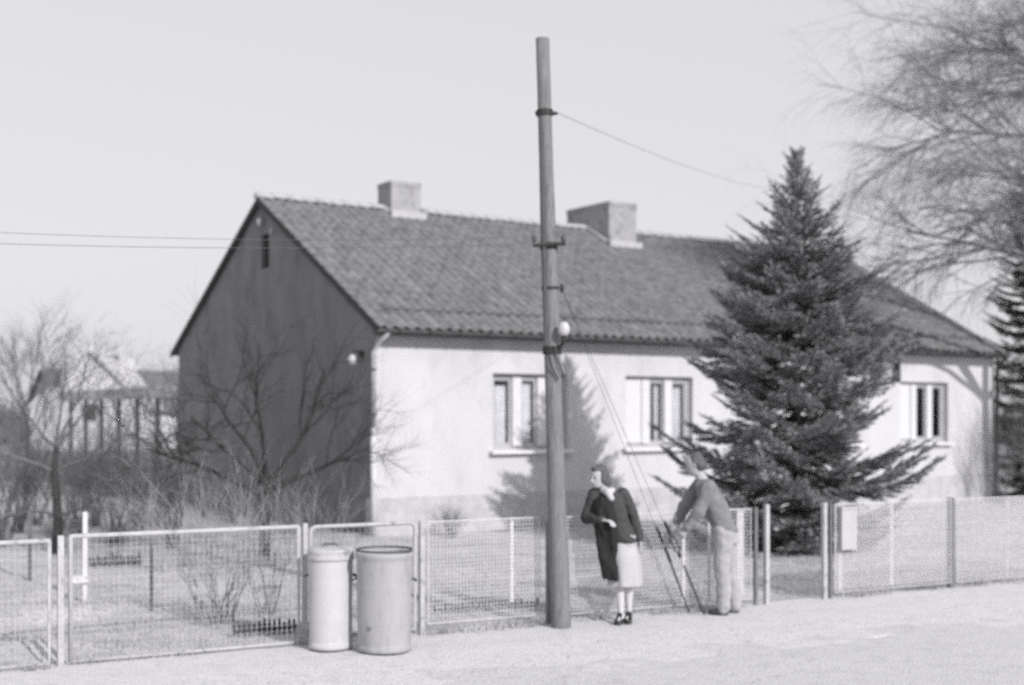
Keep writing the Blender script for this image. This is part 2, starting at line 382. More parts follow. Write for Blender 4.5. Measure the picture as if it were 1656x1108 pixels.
for (x0, x1), lab, md in zip(WINS, ('three-pane window with net curtains behind the utility pole', 'three-pane window with a white blind in its left pane', 'three-pane window hidden behind the spruce', 'three-pane window right of the spruce'), (0, 1, 0, 1)):
    window(x0, x1, lab, md)
# roof: deck, soffit, verge boards
roof = MB()
for ya, yb in ((-OV, RY), (RY, 2 * RY + OV)):
    za, zb = roofz(ya), roofz(yb); x0, x1 = -VG + 0.02, LEN + VG - 0.02
    roof.quadbox([(x0, ya, za - 0.07), (x1, ya, za - 0.07), (x1, yb, zb - 0.07), (x0, yb, zb - 0.07), (x0, ya, za - 0.01), (x1, ya, za - 0.01), (x1, yb, zb - 0.01), (x0, yb, zb - 0.01)])
roof = roof.build('roof', M['soffit'], house)
tl_w, tl_l = 0.222, 0.307
# pantile: S-shaped cross-section, one mesh shared by all
prof = []
for i in range(8):
    u = i / 7.0; z = 0.052 * math.sin(math.pi * min(1, u / 0.6)) if u < 0.6 else -0.010 * math.sin(math.pi * (u - 0.6) / 0.4)
    prof.append((u * (tl_w + 0.025), z))
def tile_geo(th=0.016, L=0.37):
    V = []; F = []; n = len(prof)
    for yy, dz in ((0.0, 0.026), (L, 0.004)):
        V += [(x, yy, z + dz) for x, z in prof]
    V += [(x, 0.0, z + 0.026 - th) for x, z in prof]
    for i in range(n - 1):
        F.append((i, i + 1, n + i + 1, n + i)); F.append((2 * n + i, 2 * n + i + 1, i + 1, i))
    return V, F
TV, TF = tile_geo(); tme = bpy.data.meshes.new('roof_tile'); tme.from_pydata(TV, [], TF); tme.update(); tme.materials.append(M['tile'])
tme.polygons.foreach_set('use_smooth', [True] * len(tme.polygons))
pitch = math.atan(SL); slen = (RY + OV) / math.cos(pitch); rows = int(slen / tl_l) ; cols = int((LEN + 2 * VG) / tl_w)
tw = (LEN + 2 * VG) / cols; tlen = slen / rows
spots = []
for r in range(rows):
    for c in range(cols):
        d = r * tlen - 0.03; x = -VG + c * tw; y = -OV + d * math.cos(pitch); z = EZ + d * math.sin(pitch)
        if 8.62 < x + 0.1 < 9.52 and 4.36 < y + 0.1: continue
        if 2.93 < x + 0.1 < 3.68 and 4.93 < y + 0.1: continue
        wp = H3 @ Vector((x, y, z)); spots.append(((wp - cam.location).length, x, y, z, r))
spots.sort()
JV = []; JF = []
for i, (dd, x, y, z, r) in enumerate(spots):
    e = Matrix.Translation((x, y, z + random.uniform(-0.002, 0.004))) @ Matrix.Rotation(pitch + random.uniform(-0.006, 0.010), 4, 'X') @ Matrix.Rotation(random.uniform(-0.01, 0.01), 4, 'Z')
    if i < 300:
        o = bpy.data.objects.new('roof_tile', tme); C.objects.link(o); o.parent = roof; o.matrix_local = e
    else:
        n = len(JV); JV += [tuple(e @ Vector(p)) for p in TV]; JF += [tuple(n + k for k in f) for f in TF]
tag(mesh_np('roof_tiles', JV, JF, M['tile'], roof, smooth=True), kind='stuff')
BV = []; BF = []
for c in range(cols):                                   # rear slope: long corrugated courses, out of sight
    x = -VG + c * tw; n = len(BV)
    BV += [(x, 2 * RY + OV, EZ), (x + tw / 2, 2 * RY + OV, EZ + 0.05), (x + tw, 2 * RY + OV, EZ), (x, RY, RZ_), (x + tw / 2, RY, RZ_ + 0.05), (x + tw, RY, RZ_)]
    BF += [(n + 1, n, n + 3, n + 4), (n + 2, n + 1, n + 4, n + 5)]
mesh_np('rear_slope_tiles', BV, BF, M['tile'], roof)
rme = MB()
rg = []
for yy, rr in ((0.0, 0.135), (0.36, 0.115)):
    rg.append([(yy, rr * math.cos(math.pi * k / 8), rr * 0.85 * math.sin(math.pi * k / 8)) for k in range(9)])
rme.v = rg[0] + rg[1]; rme.f = [(k, k + 1, 9 + k + 1, 9 + k) for k in range(8)] + [tuple(range(8, -1, -1))]
rme = rme.mesh('ridge_tile', True); rme.materials.append(M['ridge'])
x = -VG - 0.02
while x < LEN + VG - 0.2:
    if not (2.75 < x + 0.16 < 3.8 or 8.5 < x + 0.16 < 9.6):
        o = bpy.data.objects.new('ridge_tile', rme); C.objects.link(o); o.parent = roof
        o.location = (x, RY, RZ_ + random.uniform(-0.005, 0.008)); o.rotation_euler = (0, random.uniform(-0.015, 0.015), random.uniform(-0.02, 0.02))
    x += 0.335
for xx in (-VG, LEN + VG - 0.025):
    for ya, yb in ((-OV, RY), (2 * RY + OV, RY)):
        za, zb = roofz(ya), RZ_; lo = min(ya, yb); q = [(xx, ya, za - 0.14), (xx + 0.025, ya, za - 0.14), (xx + 0.025, yb, zb - 0.14), (xx, yb, zb - 0.14), (xx, ya, za + 0.0), (xx + 0.025, ya, za + 0.0), (xx + 0.025, yb, zb + 0.0), (xx, yb, zb + 0.0)]
        MB().quadbox(q).build('verge_board', M['dkwood'], roof)
# gutter with brackets and snow guard
gb = MB(); ring = [(0.065 * math.cos(math.pi + math.pi * k / 8), 0.065 * math.sin(math.pi + math.pi * k / 8)) for k in range(9)]
for xx in (-0.12, LEN + 0.12): gb.v += [(xx, -OV - 0.055 + a, EZ - 0.03 + c) for a, c in ring] + [(xx, -OV - 0.055 + a * 0.9, EZ - 0.03 + c * 0.9) for a, c in reversed(ring)]
n = 18; gb.f = [(k, (k + 1) % n, n + (k + 1) % n, n + k) for k in range(n)] + [tuple(range(n - 1, -1, -1)), tuple(range(n, 2 * n))]
gut = gb.build('gutter', M['zinc'], house)
x = 0.25
while x < LEN:
    MB().tube([(x, -OV + 0.02, EZ + 0.01)] + [(x, -OV - 0.055 + 1.15 * a, EZ - 0.03 + 1.15 * c) for a, c in reversed(ring)] + [(x, -OV - 0.135, EZ + 0.01)], 0.012, 5).build('gutter_bracket', M['iron'], gut); x += 0.62
MB().quadbox([(-0.05, -OV + 0.03, EZ - 0.11), (LEN + 0.05, -OV + 0.03, EZ - 0.11), (LEN + 0.05, -0.001, EZ - 0.11), (-0.05, -0.001, EZ - 0.11), (-0.05, -OV + 0.03, EZ - 0.075), (LEN + 0.05, -OV + 0.03, EZ - 0.075), (LEN + 0.05, -0.001, EZ + 0.1), (-0.05, -0.001, EZ + 0.1)]).build('soffit_board', M['soffit'], house)
sg = MB(); ys = 0.22
for h in (0.09,): sg.tube([(0.25, ys, roofz(ys) + h), (LEN - 0.25, ys, roofz(ys) + h)], 0.016, 5)
sg = sg.build('snow_guard', M['zinc'], house)
x = 0.4
while x < LEN:
    MB().tube([(x, ys, roofz(ys) + 0.11), (x, ys, roofz(ys) + 0.03), (x, ys + 0.25, roofz(ys + 0.25) + 0.06)], 0.013, 5).build('guard_bracket', M['zinc'], sg); x += 0.9
# chimneys
def chimney(x0, x1, y0, y1, zt):
    zb = min(roofz(y0), roofz(y1)) - 0.15
    o = MB().box(x0, x1, y0, y1, zb, zt - 0.10).build('chimney', M['chim'], house)
    MB().box(x0 - 0.012, x1 + 0.012, y0 - 0.012, y1 + 0.012, zt - 0.098, zt).build('chimney_cap', M['chim'], o)
    nf = 2 if y1 - y0 > 1 else 1
    for i in range(nf):
        yc = y0 + (y1 - y0) * (i + 0.5) / nf
        MB().box((x0 + x1) / 2 - 0.13, (x0 + x1) / 2 + 0.13, yc - 0.13, yc + 0.13, zt + 0.001, zt + 0.02).build('flue', M['iron'], o)
    f = MB(); f.box(x0 - 0.07, x1 + 0.07, y0 - 0.16, y0 - 0.002, roofz(y0 - 0.08) + 0.0, roofz(y0) + 0.12)
    f.quadbox([(x0 - 0.07, y0 - 0.1, roofz(y0 - 0.1) + 0.02), (x0 - 0.003, y0 - 0.1, roofz(y0 - 0.1) + 0.02), (x0 - 0.003, RY, RZ_ + 0.02), (x0 - 0.07, RY, RZ_ + 0.02),
               (x0 - 0.07, y0 - 0.1, roofz(y0 - 0.1) + 0.10), (x0 - 0.003, y0 - 0.1, roofz(y0 - 0.1) + 0.12), (x0 - 0.003, RY, RZ_ + 0.12), (x0 - 0.07, RY, RZ_ + 0.10)])
    f.build('flashing', M['flash'], o); return o
tag(chimney(2.95, 3.70, 4.95, 5.6, 7.44), 'small square chimney near the gable end'); tag(chimney(8.65, 9.5, 4.38, 6.14, 7.42), 'long chimney in the middle of the roof')
# downpipe at the corner, lamp and fittings on the gable
dp = MB(); dp.tube([(0.05, -OV - 0.055, EZ - 0.09), (0.0, -0.2, EZ - 0.22), (-0.07, -0.07, EZ - 0.42), (-0.07, -0.07, 1.95)], 0.043, 10)
dp = dp.build('downpipe', M['fence'], house, True)
MB().tube([(-0.07, -0.075, 1.96), (-0.07, -0.075, 0.02)], 0.058, 12).build('standpipe', M['frame'], dp, True)
for z in (3.0, 2.2): MB().tube([(-0.07, -0.07, z - 0.02), (-0.07, -0.07, z + 0.02)], 0.052, 10).build('pipe_clip', M['zinc'], dp)
lp = MB().box(-0.05, -0.001, 0.46, 0.58, 3.24, 3.36).tube([(-0.04, 0.52, 3.33), (-0.17, 0.52, 3.36), (-0.2, 0.52, 3.28)], 0.014, 6).build('gable_lamp', M['iron'], house)
MB().ball((-0.2, 0.52, 3.19), 0.085, 0.085, 0.1).build('lamp_globe', M['porc'], lp, True)
MB().ball((-0.1, RY - 0.15, 6.28), 0.05, 0.06, 0.09).tube([(-0.1, RY - 0.15, 6.3), (0.0, RY - 0.15, 6.36)], 0.015, 6).build('insulator', M['porc'], house, True)
MB().ball((-0.08, RY - 0.75, 6.02), 0.04, 0.04, 0.07).tube([(-0.08, RY - 0.75, 6.04), (0.0, RY - 0.75, 6.1)], 0.012, 6).build('insulator', M['plate'], house, True)
for xx in (13.05, 13.75): MB().box(xx, xx + 0.1, -0.18, -0.08, 2.95, EZ - 0.115).build('eave_strut', M['dkwood'], house)
MB().tube([(LEN - 0.02, -OV - 0.055, EZ - 0.09), (LEN - 0.03, -0.12, EZ - 0.35), (LEN - 0.05, -0.1, 0.05)], 0.05, 10).build('downpipe', M['iron'], house, True)
# roof stand that carries the service wire
MB().tube([(16.0, RY - 0.35, 6.4), (16.0, RY - 0.35, 8.5)], 0.035, 8).tube([(15.75, RY - 0.35, 8.4), (16.25, RY - 0.35, 8.4)], 0.02, 6).build('roof_stand', M['zinc'], house)
mast_top = H3 @ Vector((15.8, RY - 0.35, 8.42))

# ------------------------------------------------------------------ outbuilding and far houses on the left
ob = thing('outbuilding', 'low open shed with dark posts and pale fascia behind the shaded gable', 'shed', HP, HANG)
y0, y1 = DEP + 0.35, DEP + 11.6
MB().box(4.2, 4.35, y0, y1, -0.05, 2.7).build('rear_wall', M['farlight'], ob)
MB().box(0.1, 0.16, y0, y1, -0.05, 0.85).build('low_wall', M['shed'], ob)
MB().box(0.05, 4.6, y0 - 0.2, y1 + 0.15, 2.72, 2.84).build('roof', M['fardark'], ob)
MB().box(0.0, 0.045, y0 - 0.25, y1 + 0.2, 2.62, 2.93).build('fascia', M['blind'], ob)
for i in range(7):
    y = y0 + 0.3 + i * 1.75
    MB().box(0.2, 0.31, y, y + 0.09, 0, 2.71).build('post', M['shed'], ob)
    if i < 6: MB().tube([(0.25, y + 0.12, 2.0), (0.25, y + 0.7, 2.65)], 0.025, 6).build('brace', M['shed'], ob)
def far_house(name, lab, X, Y, half, zr, ze, depth, rz, mw, chx=None, mr='fardark'):
    o = thing(name, lab, 'house', (X, Y, 0), rz)
    b = MB(); b.v = [(-half, 0, -0.1), (half, 0, -0.1), (half, 0, ze), (0, 0, zr), (-half, 0, ze)] + [(-half, depth, -0.1), (half, depth, -0.1), (half, depth, ze), (0, depth, zr), (-half, depth, ze)]
    b.f = [(0, 1, 2, 3, 4), (9, 8, 7, 6, 5), (0, 4, 9, 5), (1, 6, 7, 2)]; b.build('wall', mw, o)
    for s in (-1, 1):
        dx = half * 1.07; dz = ze - (zr - ze) * 0.07
        MB().quadbox([(0, -0.3, zr + 0.02), (s * dx, -0.3, dz + 0.02), (s * dx, depth + 0.3, dz + 0.02), (0, depth + 0.3, zr + 0.02), (0, -0.3, zr + 0.2), (s * dx, -0.3, dz + 0.2), (s * dx, depth + 0.3, dz + 0.2), (0, depth + 0.3, zr + 0.2)]).build('roof', M[mr], o)
    w = MB().box(-0.5, 0.5, -0.04, -0.01, ze - 0.9, ze + 0.3).build('window', M['frame'], o)
    MB().box(-0.42, 0.42, -0.06, -0.045, ze - 0.82, ze + 0.22).build('pane', M['room'], w)
    if chx is not None: MB().box(chx - 0.3, chx + 0.3, depth * 0.4, depth * 0.4 + 0.6, ze, zr + 1.1).build('chimney', M['fardark'], o)
    return o
far_house('far_house', 'distant house with pale pointed gable above the shed', -26.2, 80, 3.6, 6.1, 2.6, 10, R(4), M['farlight'], None, 'farlight')
far_house('far_house', 'distant dark-roofed house with chimney at the far left', -30.5, 84, 4.2, 5.0, 2.4, 9, R(-55), M['farlight'], 1.8)

# ------------------------------------------------------------------ utility pole, wires, guys
PB = Vector((0.505, 13.3, 0)); PT = Vector((0.313, 13.3, 6.08))
def pol(z): return PB.lerp(PT, z / PT.z)
pole = thing('utility_pole', 'tall leaning wooden utility pole in front of the fence', 'pole', PB)
rg = []
for i in range(15):
    z = -0.3 + (PT.z + 0.3) * i / 14; c = pol(z) - PB; r = 0.104 - 0.036 * i / 14
    rg.append([(c.x + r * (1 + 0.05 * math.sin(k * 2.2 + i)) * math.cos(2 * math.pi * k / 16), c.y + r * math.sin(2 * math.pi * k / 16), c.z) for k in range(16)])
MB().loft(rg).build('shaft', M['pole'], pole, True)
def at_pole(z, dx=0, dy=0): return pol(z) - PB + Vector((dx, dy, 0))
MB().tube([at_pole(5.28), at_pole(5.34)], 0.088, 14).build('iron_band', M['iron'], pole)
MB().tube([at_pole(5.30, -0.1, -0.03), at_pole(5.30, 0.13, -0.03)], 0.018, 6).build('bracket', M['iron'], pole)
MB().tube([at_pole(3.93, -0.17, -0.1), at_pole(3.95, 0.17, -0.1)], 0.02, 6).tube([at_pole(3.9), at_pole(3.97)], 0.092, 14).build('crossbar', M['iron'], pole)
for dx in (-0.15, 0.15): MB().ball(at_pole(4.0, dx, -0.1), 0.026, 0.026, 0.045).build('insulator', M['zinc'], pole, True)
MB().tube([at_pole(5.2, -0.045, -0.082), at_pole(4.0, -0.05, -0.09), at_pole(2.9, -0.06, -0.094)], 0.02, 6).build('cable_conduit', M['zinc'], pole)
MB().tube([at_pole(3.485), at_pole(3.515)], 0.091, 14).ball(at_pole(3.5, 0.12, 0), 0.022, 0.02, 0.05).build('guy_clamp', M['iron'], pole)
lm = MB().tube([at_pole(2.86, 0.06, -0.07), at_pole(2.95, 0.12, -0.14), at_pole(3.12, 0.13, -0.15)], 0.02, 6).tube([at_pole(2.82), at_pole(2.9)], 0.1, 14).build('lamp_bracket', M['iron'], pole)
MB().lathe([(0.0, 0.0), (0.04, 0.005), (0.06, 0.04), (0.06, 0.09), (0.04, 0.135), (0.0, 0.145)], 18, tuple(at_pole(3.0, 0.12, -0.15))).build('lamp_globe', M['porc'], lm, True)
MB().tube([at_pole(2.86, -0.05, -0.1), at_pole(2.7, -0.02, -0.12), at_pole(2.55, 0.05, -0.11)], 0.009, 6).tube([at_pole(2.9, 0.0, -0.1), at_pole(2.7, 0.07, -0.11), at_pole(2.6, 0.1, -0.06)], 0.008, 6).build('cable_loop', M['iron'], pole)
def wire(name, a, b_, sag, r, label, cat='wire'):
    pts = [a.lerp(b_, i / 24) - Vector((0, 0, 4 * sag * (i / 24) * (1 - i / 24))) for i in range(25)]
    o = MB().tube(pts, r, 5).build(name, M['zinc'], off=a); o.location = a
    return tag(o, label, cat)
wire('overhead_wire', pol(5.31) + Vector((0.12, -0.03, 0)), mast_top, 0.22, 0.003, 'thin wire from the pole top towards the spruce and roof', 'wire')
e1 = FW(-9.5, 0.3, 3.95)
wire('overhead_wire', pol(4.02) + Vector((-0.15, -0.1, 0)), e1 + Vector((0, 0, 0.16)), 0.36, 0.0022, 'upper of two wires running left from the pole', 'wire')
wire('overhead_wire', pol(3.96) + Vector((0.15, -0.1, 0)), e1 + Vector((-0.3, 0, -0.05)), 0.34, 0.0026, 'lower of two wires running left from the pole', 'wire')
def guy(anchor, label, tb):
    top = pol(3.5) + Vector((0.12, 0, 0)); d = top - anchor
    o = thing('guy_wire', label, 'guy wire', anchor)
    MB().tube([(0, 0, -0.05), d], 0.0025, 5).build('strand', M['iron'], o)
    for (f0, f1, r) in tb: MB().tube([d * f0, d * (f0 * 0.8 + f1 * 0.2), d * (f0 * 0.2 + f1 * 0.8), d * f1], [0.006, r, r, 0.006], 7).build('turnbuckle', M['iron'], o)
    MB().tube([(0, 0, -0.05), d * 0.16], 0.009, 6).build('anchor_rod', M['iron'], o)
    return o
guy(Vector((2.125, 14.1, 0)), 'guy wire with open tensioner, nearest the man in pale trousers', [(0.185, 0.20, 0.02), (0.255, 0.30, 0.02)])
guy(Vector((1.98, 14.25, 0)), 'guy wire with long dark tensioner, on the pole side of its twin', [(0.16, 0.215, 0.017), (0.225, 0.28, 0.015)])
d_ = pol(3.5) + Vector((0.12, 0, 0)) - Vector((2.125, 14.1, 0)); gb_ = Vector((2.125, 14.1, 0))
gl = bpy.data.objects['guy_wire']; sd = Vector((0.028, 0, 0.012))
MB().tube([d_ * 0.2, d_ * 0.21 + sd, d_ * 0.245 + sd, d_ * 0.255], 0.007, 6).tube([d_ * 0.2, d_ * 0.21 - sd, d_ * 0.245 - sd, d_ * 0.255], 0.007, 6).build('turnbuckle', M['iron'], gl)

# ------------------------------------------------------------------ fences
def fence_thing(label, k0):
    return thing('wire_fence', label, 'fence', FW(k0), FANG)
def wires(k0, k1, z0, z1, dk, dz, r, parent, org, m, n=0.0):
    segs = []
    k = k0
    while k <= k1 + 1e-6:
        j = random.uniform(-0.003, 0.003); segs.append((k - org + j, n, z0, k - org + random.uniform(-0.003, 0.003), n, z1, r, r)); k += dk
    z = z0
    while z <= z1 + 1e-6:
        steps = max(2, int((k1 - k0) / 0.5)); sag = random.uniform(-0.006, 0.006)
        for i in range(steps):
            a = k0 + (k1 - k0) * i / steps; c = k0 + (k1 - k0) * (i + 1) / steps
            f = lambda t: z + sag * math.sin(math.pi * (t - k0) / (k1 - k0))
            segs.append((a - org, n, f(a), c - org, n, f(c), r, r))
        z += dz
    V, F = segs_mesh(segs, 3); return tag(mesh_np('wire_mesh', V, F, m, parent), kind='stuff')
def framed(k0, k1, z0, z1, parent, org, pitch_, lab=None, r=0.0011, cr=0.012):
    t = 0.020; a, c = k0 - org, k1 - org
    o = MB().tube([(a, 0, z0), (a, 0, z1 - cr), (a + cr * 0.3, 0, z1 - cr * 0.3), (a + cr, 0, z1), (c - cr, 0, z1), (c - cr * 0.3, 0, z1 - cr * 0.3), (c, 0, z1 - cr), (c, 0, z0), (a, 0, z0 + 0.001)], t, 8).build('panel_frame', M['fence'], parent, True)
    if lab: tag(o, lab)
    wires(k0 + 0.02, k1 - 0.02, z0 + 0.02, z1 - 0.02, pitch_, pitch_, r, o, org, M['wire'])
    return o
def post(k, org, parent, z1, w=0.025, m='fence', n=0.0):
    return MB().box(k - org - w, k - org + w, n - w, n + w, -0.3, z1).build('post', M[m], parent)
def stake(k, org, parent, z0, z1, w=0.02, n=0.03, m='stake'):
    return MB().box(k - org - w, k - org + w, n, n + 0.012, z0, z1).build('stake', M[m], parent)
K = kof
org = K(95); f1 = fence_thing('framed wire fence with plain panels left of the ash bins', org)
framed(K(-190), K(80), 0.03, 1.10, f1, org, 0.05); framed(K(114), K(483), 0.03, 1.13, f1, org, 0.05)
post(K(98), org, f1, 1.14); post(K(-210), org, f1, 1.14); post(K(493), org, f1, 1.16, 0.022)
org = K(500); f2 = fence_thing('round-cornered framed wire panel standing behind the two ash bins', org)
framed(K(502), K(671), 0.06, 1.12, f2, org, 0.06, cr=0.05)
org = K(682); f3 = fence_thing('light wire mesh fence behind the pole and the two people', org)
post(K(682), org, f3, 1.13, 0.024); post(K(884), org, f3, 1.08, 0.03, 'fenced', -0.06); post(K(1222), org, f3, 1.13, 0.018, 'fenced'); post(K(1237), org, f3, 1.16, 0.026, 'fence', -0.03)
def meshpanel(k0, k1, org, par, z0, z1, wr=0.0034):
    o = MB().tube([(k0 - org, 0, z1), (k1 - org, 0, z1)], 0.007, 6).tube([(k0 - org, 0, z0), (k1 - org, 0, z0)], 0.006, 6).tube([(k0 - org, 0, z0), (k0 - org, 0, z1)], 0.006, 6).tube([(k1 - org, 0, z0), (k1 - org, 0, z1)], 0.006, 6).build('panel_frame', M['wire'], par)
    wires(k0 + 0.02, k1 - 0.02, z0 + 0.03, z1 - 0.01, 0.038 if wr < 0.005 else 0.033, 0.042 if wr < 0.005 else 0.035, wr, o, org, M['wire']); return o
meshpanel(K(692), K(872), org, f3, 0.10, 1.12); meshpanel(K(900), K(1214), org, f3, 0.08, 1.11)
for u in (830, 1108, 1150): stake(K(u), org, f3, 0.25 if u == 830 else 0.1, 1.12, 0.017)
stake(K(1200), org, f3, 0.12, 1.1, 0.05, 0.03, 'wire')
org = K(1335); f4 = fence_thing('light wire mesh fence right of the open gateway', org)
post(K(1333), org, f4, 1.15, 0.026); post(K(1343), org, f4, 1.13, 0.016, 'fenced'); post(K(1541), org, f4, 1.14, 0.036, 'fenced', 0.04); post(K(1760), org, f4, 1.14, 0.036, 'fenced', 0.04)
meshpanel(K(1350), K(1537), org, f4, 0.07, 1.12, 0.006); meshpanel(K(1547), K(1756), org, f4, 0.07, 1.12, 0.006)
stake(K(1362), org, f4, 0.08, 0.6, 0.03); stake(K(1445), org, f4, 0.1, 1.08, 0.026); stake(K(1632), org, f4, 0.1, 1.08, 0.026)
lb = thing('letterbox', 'flat pale letterbox plate hung on the fence by the gateway', 'letterbox', FW(K(1366)), FANG)
MB().box(-0.115, 0.115, 0.02 - 0.10, -0.02, 0.58, 1.06).build('body', M['plate'], lb); MB().box(-0.12, 0.12, -0.09, -0.015, 1.062, 1.09).build('lid', M['plate'], lb)

# ------------------------------------------------------------------ ash bins
def bin_(name, lab, cx, cy, r, h, m, lid):
    o = thing(name, lab, 'bin', (cx, cy, 0))
    wob = lambda t, z: 0.009 * math.sin(2 * t + 1 + r * 30) + 0.006 * math.sin(3 * t + z * 9) - 0.03 * math.exp(-((t - 5.0) / 0.4) ** 2 - ((z - 0.6) / 0.16) ** 2) - 0.022 * math.exp(-((t - 4.1) / 0.35) ** 2 - ((z - 0.25) / 0.13) ** 2)
    pr = [(r * 0.90, 0.015), (r * 0.955, 0.02), (r * 0.955, 0.05), (r * 0.94, 0.06)] + [(r * (0.94 + 0.03 * i / 24) * (1.012 if i in (7, 16) else 1), 0.06 + (h - 0.14) * i / 24) for i in range(0, 25)]
    if lid:
        pr += [(r * 0.97, h - 0.075), (r * 0.94, h - 0.075)]
        MB().lathe([(0, 0.012)] + pr, 40, wob=wob).build('drum', m, o, True)
        l = MB().lathe([(r * 1.0, h - 0.115), (r * 1.035, h - 0.11), (r * 1.035, h - 0.085), (r * 1.01, h - 0.075), (r * 1.01, h - 0.045), (r * 1.03, h - 0.035), (r * 1.0, h - 0.012), (r * 0.7, h + 0.0), (0, h + 0.008)], 40, wob=wob).build('lid', M['fence'], o, True)
        MB().tube([(-0.07, 0, h), (-0.06, 0, h + 0.03), (0.06, 0, h + 0.03), (0.07, 0, h)], 0.008, 6).build('lid_handle', M['zinc'], l)
    else:
        pr += [(r * 0.985, h - 0.06), (r * 1.02, h - 0.045), (r * 1.03, h - 0.02), (r * 1.02, h), (r * 0.97, h), (r * 0.95, h - 0.02), (r * 0.93, 0.1), (0, 0.1)]
        MB().lathe([(0, 0.012)] + pr, 44, wob=wob).build('drum', m, o, True)
        MB().lathe([(r * 0.96, h + 0.01), (r * 1.0, h + 0.012), (r * 1.0, h + 0.03), (r * 0.97, h + 0.03), (r * 0.96, h + 0.01)], 44).build('inner_ring', M['zinc'], o, True)
    for a in (0.1, math.pi - 0.3):
        c = Vector((math.cos(a), math.sin(a), 0)); p = c * r * 0.98; q = Vector((-c.y, c.x, 0))
        MB().tube([p + q * 0.05 + Vector((0, 0, h * 0.73)), p + q * 0.05 + c * 0.04 + Vector((0, 0, h * 0.71)), p - q * 0.05 + c * 0.04 + Vector((0, 0, h * 0.71)), p - q * 0.05 + Vector((0, 0, h * 0.73))], 0.009, 6).build('handle', M['zinc'], o)
    return o
bin_('ash_bin', 'narrow pale ash bin with a grooved lid in front of the fence', -1.70, 12.07, 0.21, 0.955, M['bin1'], True)
bin_('ash_bin', 'wide dull grey open-topped bin beside the narrow pale bin', -1.185, 11.95, 0.262, 0.925, M['bin2'], False)

